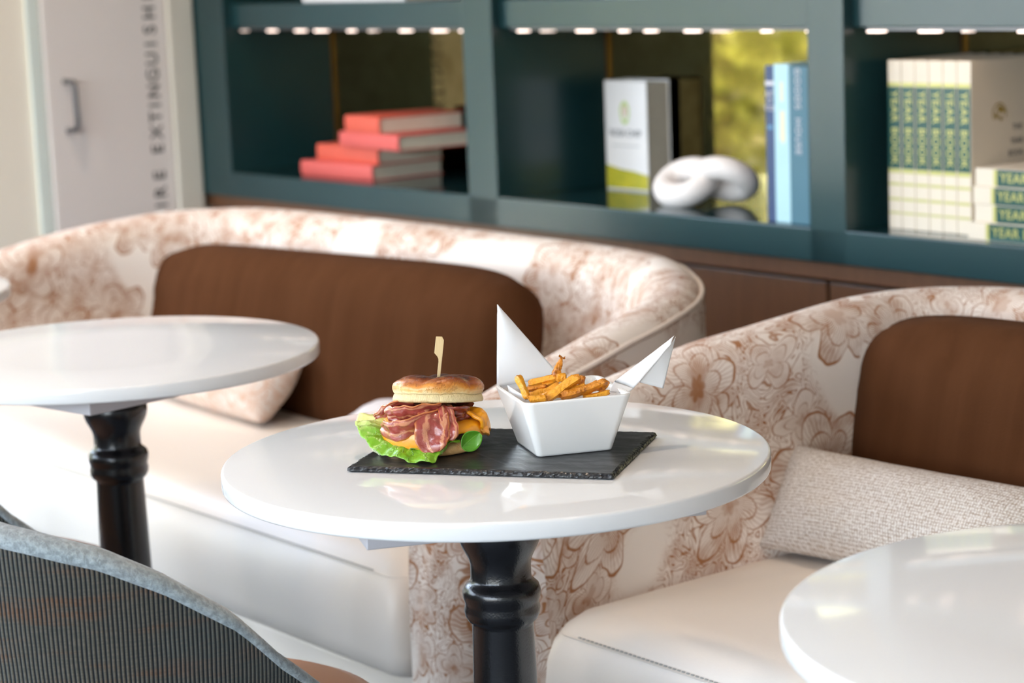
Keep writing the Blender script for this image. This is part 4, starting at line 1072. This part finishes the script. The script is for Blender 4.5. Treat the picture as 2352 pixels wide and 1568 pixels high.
ribbon('folded_cheese', [(.022, -.012, .044), (.037, -.022, .045), (.047, -.026, .036), (.051, -.028, .026), (.050, -.030, .020)], [(0, .02), (.5, .024), (1, .012)], [(.2, .9, 0), (.3, .9, .1), (.3, .9, .2)], M['cheese'], .004, .0022, 2, seed=2)
# bacon rashers
BK = 'bacon_rasher'
ribbon(BK, [(-.004, -.012, .0565), (-.004, -.036, .0565), (-.005, -.052, .0500), (-.006, -.0625, .036), (-.006, -.0665, .022), (-.003, -.0670, .0105)], [(0, .026), (.3, .030), (.6, .039), (.78, .037), (.9, .030), (1, .012)], [(1, 0, -.05), (1, 0, -.10), (1, -.05, -.16)], M['bacon'], seed=1, rf_=2.2)
ribbon(BK, [(.004, -.030, .0560), (.008, -.046, .0535), (.011, -.056, .0440), (.014, -.0615, .033), (.013, -.0635, .0215)], [(0, .016), (.5, .018), (.85, .016), (1, .006)], [(1, .1, 0), (1, .1, -.15), (1, .1, -.2)], M['bacon'], seed=4, rf_=2)
ribbon(BK, [(-.062, -.020, .0295), (-.056, -.042, .0310), (-.045, -.0545, .0325), (-.032, -.0590, .036), (-.018, -.056, .0405), (.0, -.045, .0455)], [(0, .008), (.12, .020), (.5, .025), (1, .020)], [(.0, -.35, 1), (.1, -.45, 1), (.1, -.5, 1)], M['bacon'], seed=2, rf_=3)
ribbon(BK, [(-.056, -.024, .0450), (-.048, -.038, .0475), (-.034, -.0470, .0495), (-.016, -.0490, .0515), (.004, -.042, .054)], [(0, .010), (.15, .017), (.6, .021), (1, .017)], [(0, -.5, 1), (0, -.55, 1), (.1, -.7, 1)], M['bacon'], seed=6, rf_=3.5)
ribbon(BK, [(-.0705, -.006, .0385), (-.063, -.012, .0430), (-.054, -.018, .0490), (-.044, -.022, .0535), (-.026, -.020, .055)], [(0, .004), (.15, .010), (.5, .015), (1, .018)], [(-.2, -.7, 1), (-.2, -.7, 1), (0, -1, .5)], M['bacon'], seed=9, rf_=3)
ribbon(BK, [(.008, -.042, .0500), (.020, -.044, .0500), (.029, -.036, .0465), (.031, -.030, .0420), (.024, -.038, .0400), (.012, -.042, .0400)], [(0, .012), (.5, .014), (1, .010)], [(.1, -.5, 1), (.1, -.5, 1)], M['bacon_dark'], seed=5, rf_=2, thick=.0025)
ribbon(BK, [(-.045, .0, .046), (-.02, -.01, .0485), (.01, -.01, .048), (.034, -.015, .044)], [(0, .04), (1, .044)], [(0, 1, .1), (0, 1, .1)], M['bacon_dark'], seed=3, rf_=3)
ribbon(BK, [(-.040, .022, .048), (-.01, .02, .050), (.03, .02, .046)], [(0, .03), (1, .03)], [(0, 1, 0), (0, 1, 0)], M['bacon'], seed=8, rf_=3)
# lettuce
def lettuce_leaf():
    outer = smooth_path([(-.084, .022, .034), (-.0925, .008, .034), (-.090, -.010, .024), (-.077, -.030, .0140), (-.061, -.0500, .0060), (-.046, -.0630, .0025), (-.030, -.072, .0010), (-.0100, -.0800, .0006), (.000, -.070, .0040), (.006, -.058, .0105)], 110)
    inner = smooth_path([(-.045, .015, .022), (-.045, .005, .0215), (-.042, -.010, .019), (-.040, -.018, .0165), (-.036, -.026, .015), (-.030, -.032, .0148), (-.022, -.038, .0148), (-.010, -.042, .0148), (.006, -.042, .0148), (.020, -.040, .0148)], 110)
    m = MB(); rows = []; uvs = []
    for j in range(19):
        v = j/18; row = []; ur = []
        for i in range(110):
            o_, n_ = outer[i], inner[i]; p = n_.lerp(o_, v); arch = math.sin(PI*v)*.004
            r_ = (v**1.5)*.0026*(math.sin(i*.26+1.9*math.sin(i*.07))+.45*math.sin(i*.71+v*3))*(1.3-.8*(i/110)); r_ += .0025*v*noise.noise(Vector((i*.13, v*5, 2)))
            p = p+Vector((0, 0, arch+r_+(.0008 if v > .5 else 0)))
            p.z = max(p.z, .0008); row.append(p); ur.append((i/109, v))
        rows.append(row); uvs.append(ur)
    m.grid(rows, uvs=uvs); o = m.build('lettuce', M['lettuce'], bu, smooth=True)
    s_ = o.modifiers.new('thickness', 'SOLIDIFY'); s_.thickness = .0007; s_.offset = 1
    return o
lettuce_leaf()
ribbon('lettuce_stalk', [(-.060, -.030, .012), (-.067, -.0265, .0060), (-.070, -.024, .0025)], [(0, .008), (1, .012)], [(.9, -.3, 0), (.9, -.3, 0)], plain('pale_lettuce', (.70, .76, .48), .35), .0015, .0004, 1, n=12)
# second inner leaf under the cheese at the front
ribbon('lettuce', [(-.030, -.050, .0140), (-.010, -.054, .0160), (.006, -.052, .0170), (.022, -.047, .0185)], [(0, .016), (1, .007)], [(.1, -1, -.2), (.2, -1, -.1), (.5, -1, .0)], M['lettuce'], .0008, .0010, 4, seed=3)
# baby leaf at the right
def baby():
    m = MB(); rows = []; uvs = []; c = Vector((.0355, -.0535, .0178))
    ax = Vector((.80, .22, .58)).normalized(); bx = Vector((-.52, -.30, .80)); bx = (bx-ax*bx.dot(ax)).normalized(); nr = ax.cross(bx)
    for i in range(21):
        q = i/20; wv = .0128*math.sin(PI*min(1, q*.97+.015))**.55*(1-.12*q); row = []; ur = []
        for j in range(13):
            v = j/6-1; row.append(c+ax*((q-.5)*.0255)+bx*(wv*v)+nr*(-.0035*(1-v*v)-.002*math.sin(PI*q)+.0008*abs(v))); ur.append((q, j/12))
        rows.append(row); uvs.append(ur)
    m.grid(rows, uvs=uvs); o = m.build('baby_leaf', M['babyleaf'], bu, smooth=True); s_ = o.modifiers.new('thickness', 'SOLIDIFY'); s_.thickness = .0006; return o
baby()
# top bun, tilted back, with twisted ridges
def tbf(p, a, r, j):
    if p.z > .008:
        tw = a*5+r*75; k_ = min(1, max(0, (p.z-.008)/.012))
        p = p+Vector((0, 0, .0030*k_*abs(math.sin(tw/2))**.7*min(1, r/.02)-.0020*k_))+Vector((math.cos(a), math.sin(a), 0))*(.0016*k_*(abs(math.sin(tw/2))**.6-.6))
    p.z += .0022*noise.noise(Vector((p.x*32, p.y*32, 3)))*min(1, p.z/.01)
    return p
pr = [(.030, .0006, 0), (.044, .0000, 0), (.0490, .0006, .03), (.0500, .0026, .12), (.0494, .0052, .22), (.0486, .0078, .30), (.0476, .0090, .335), (.0492, .0104, .38), (.0505, .0138, .47), (.0502, .0170, .55), (.0486, .0202, .63), (.0455, .0232, .71), (.0410, .0256, .79), (.0350, .0272, .86), (.0270, .0281, .91), (.0180, .0280, .96), (.0090, .0276, 1.0), (.003, .0275, 1.0)]
tb = blob_lathe(pr, 140, amp=.0009, freq=55, seed=11, fn=tbf).build('top_bun', M['bun'], bu, smooth=True)
tb.location = (-.0005, -.002, .0525); tb.rotation_euler = (R(-9), R(2.2), 0)
# crumb under the bun
# bamboo pick (held by the bun: a thing of its own)
out = [(947, 45), (1015, 50), (1033, 90), (1028, 130), (1010, 250), (990, 380), (968, 530), (936, 530), (945, 430), (962, 320), (962, 290), (950, 262), (920, 225), (930, 150)]
pk = MB().prism([((x-941)/10250+.0, (1395-y-104)/9986) for x, y in out], -.0011, .0011).build('bamboo_pick', M['bamboo'], None, bevel=.0003)
pk.location = (-.083, 2.353, SLT)
tag(pk, 'flat bamboo paddle pick standing in the top of the burger bun', 'food pick')
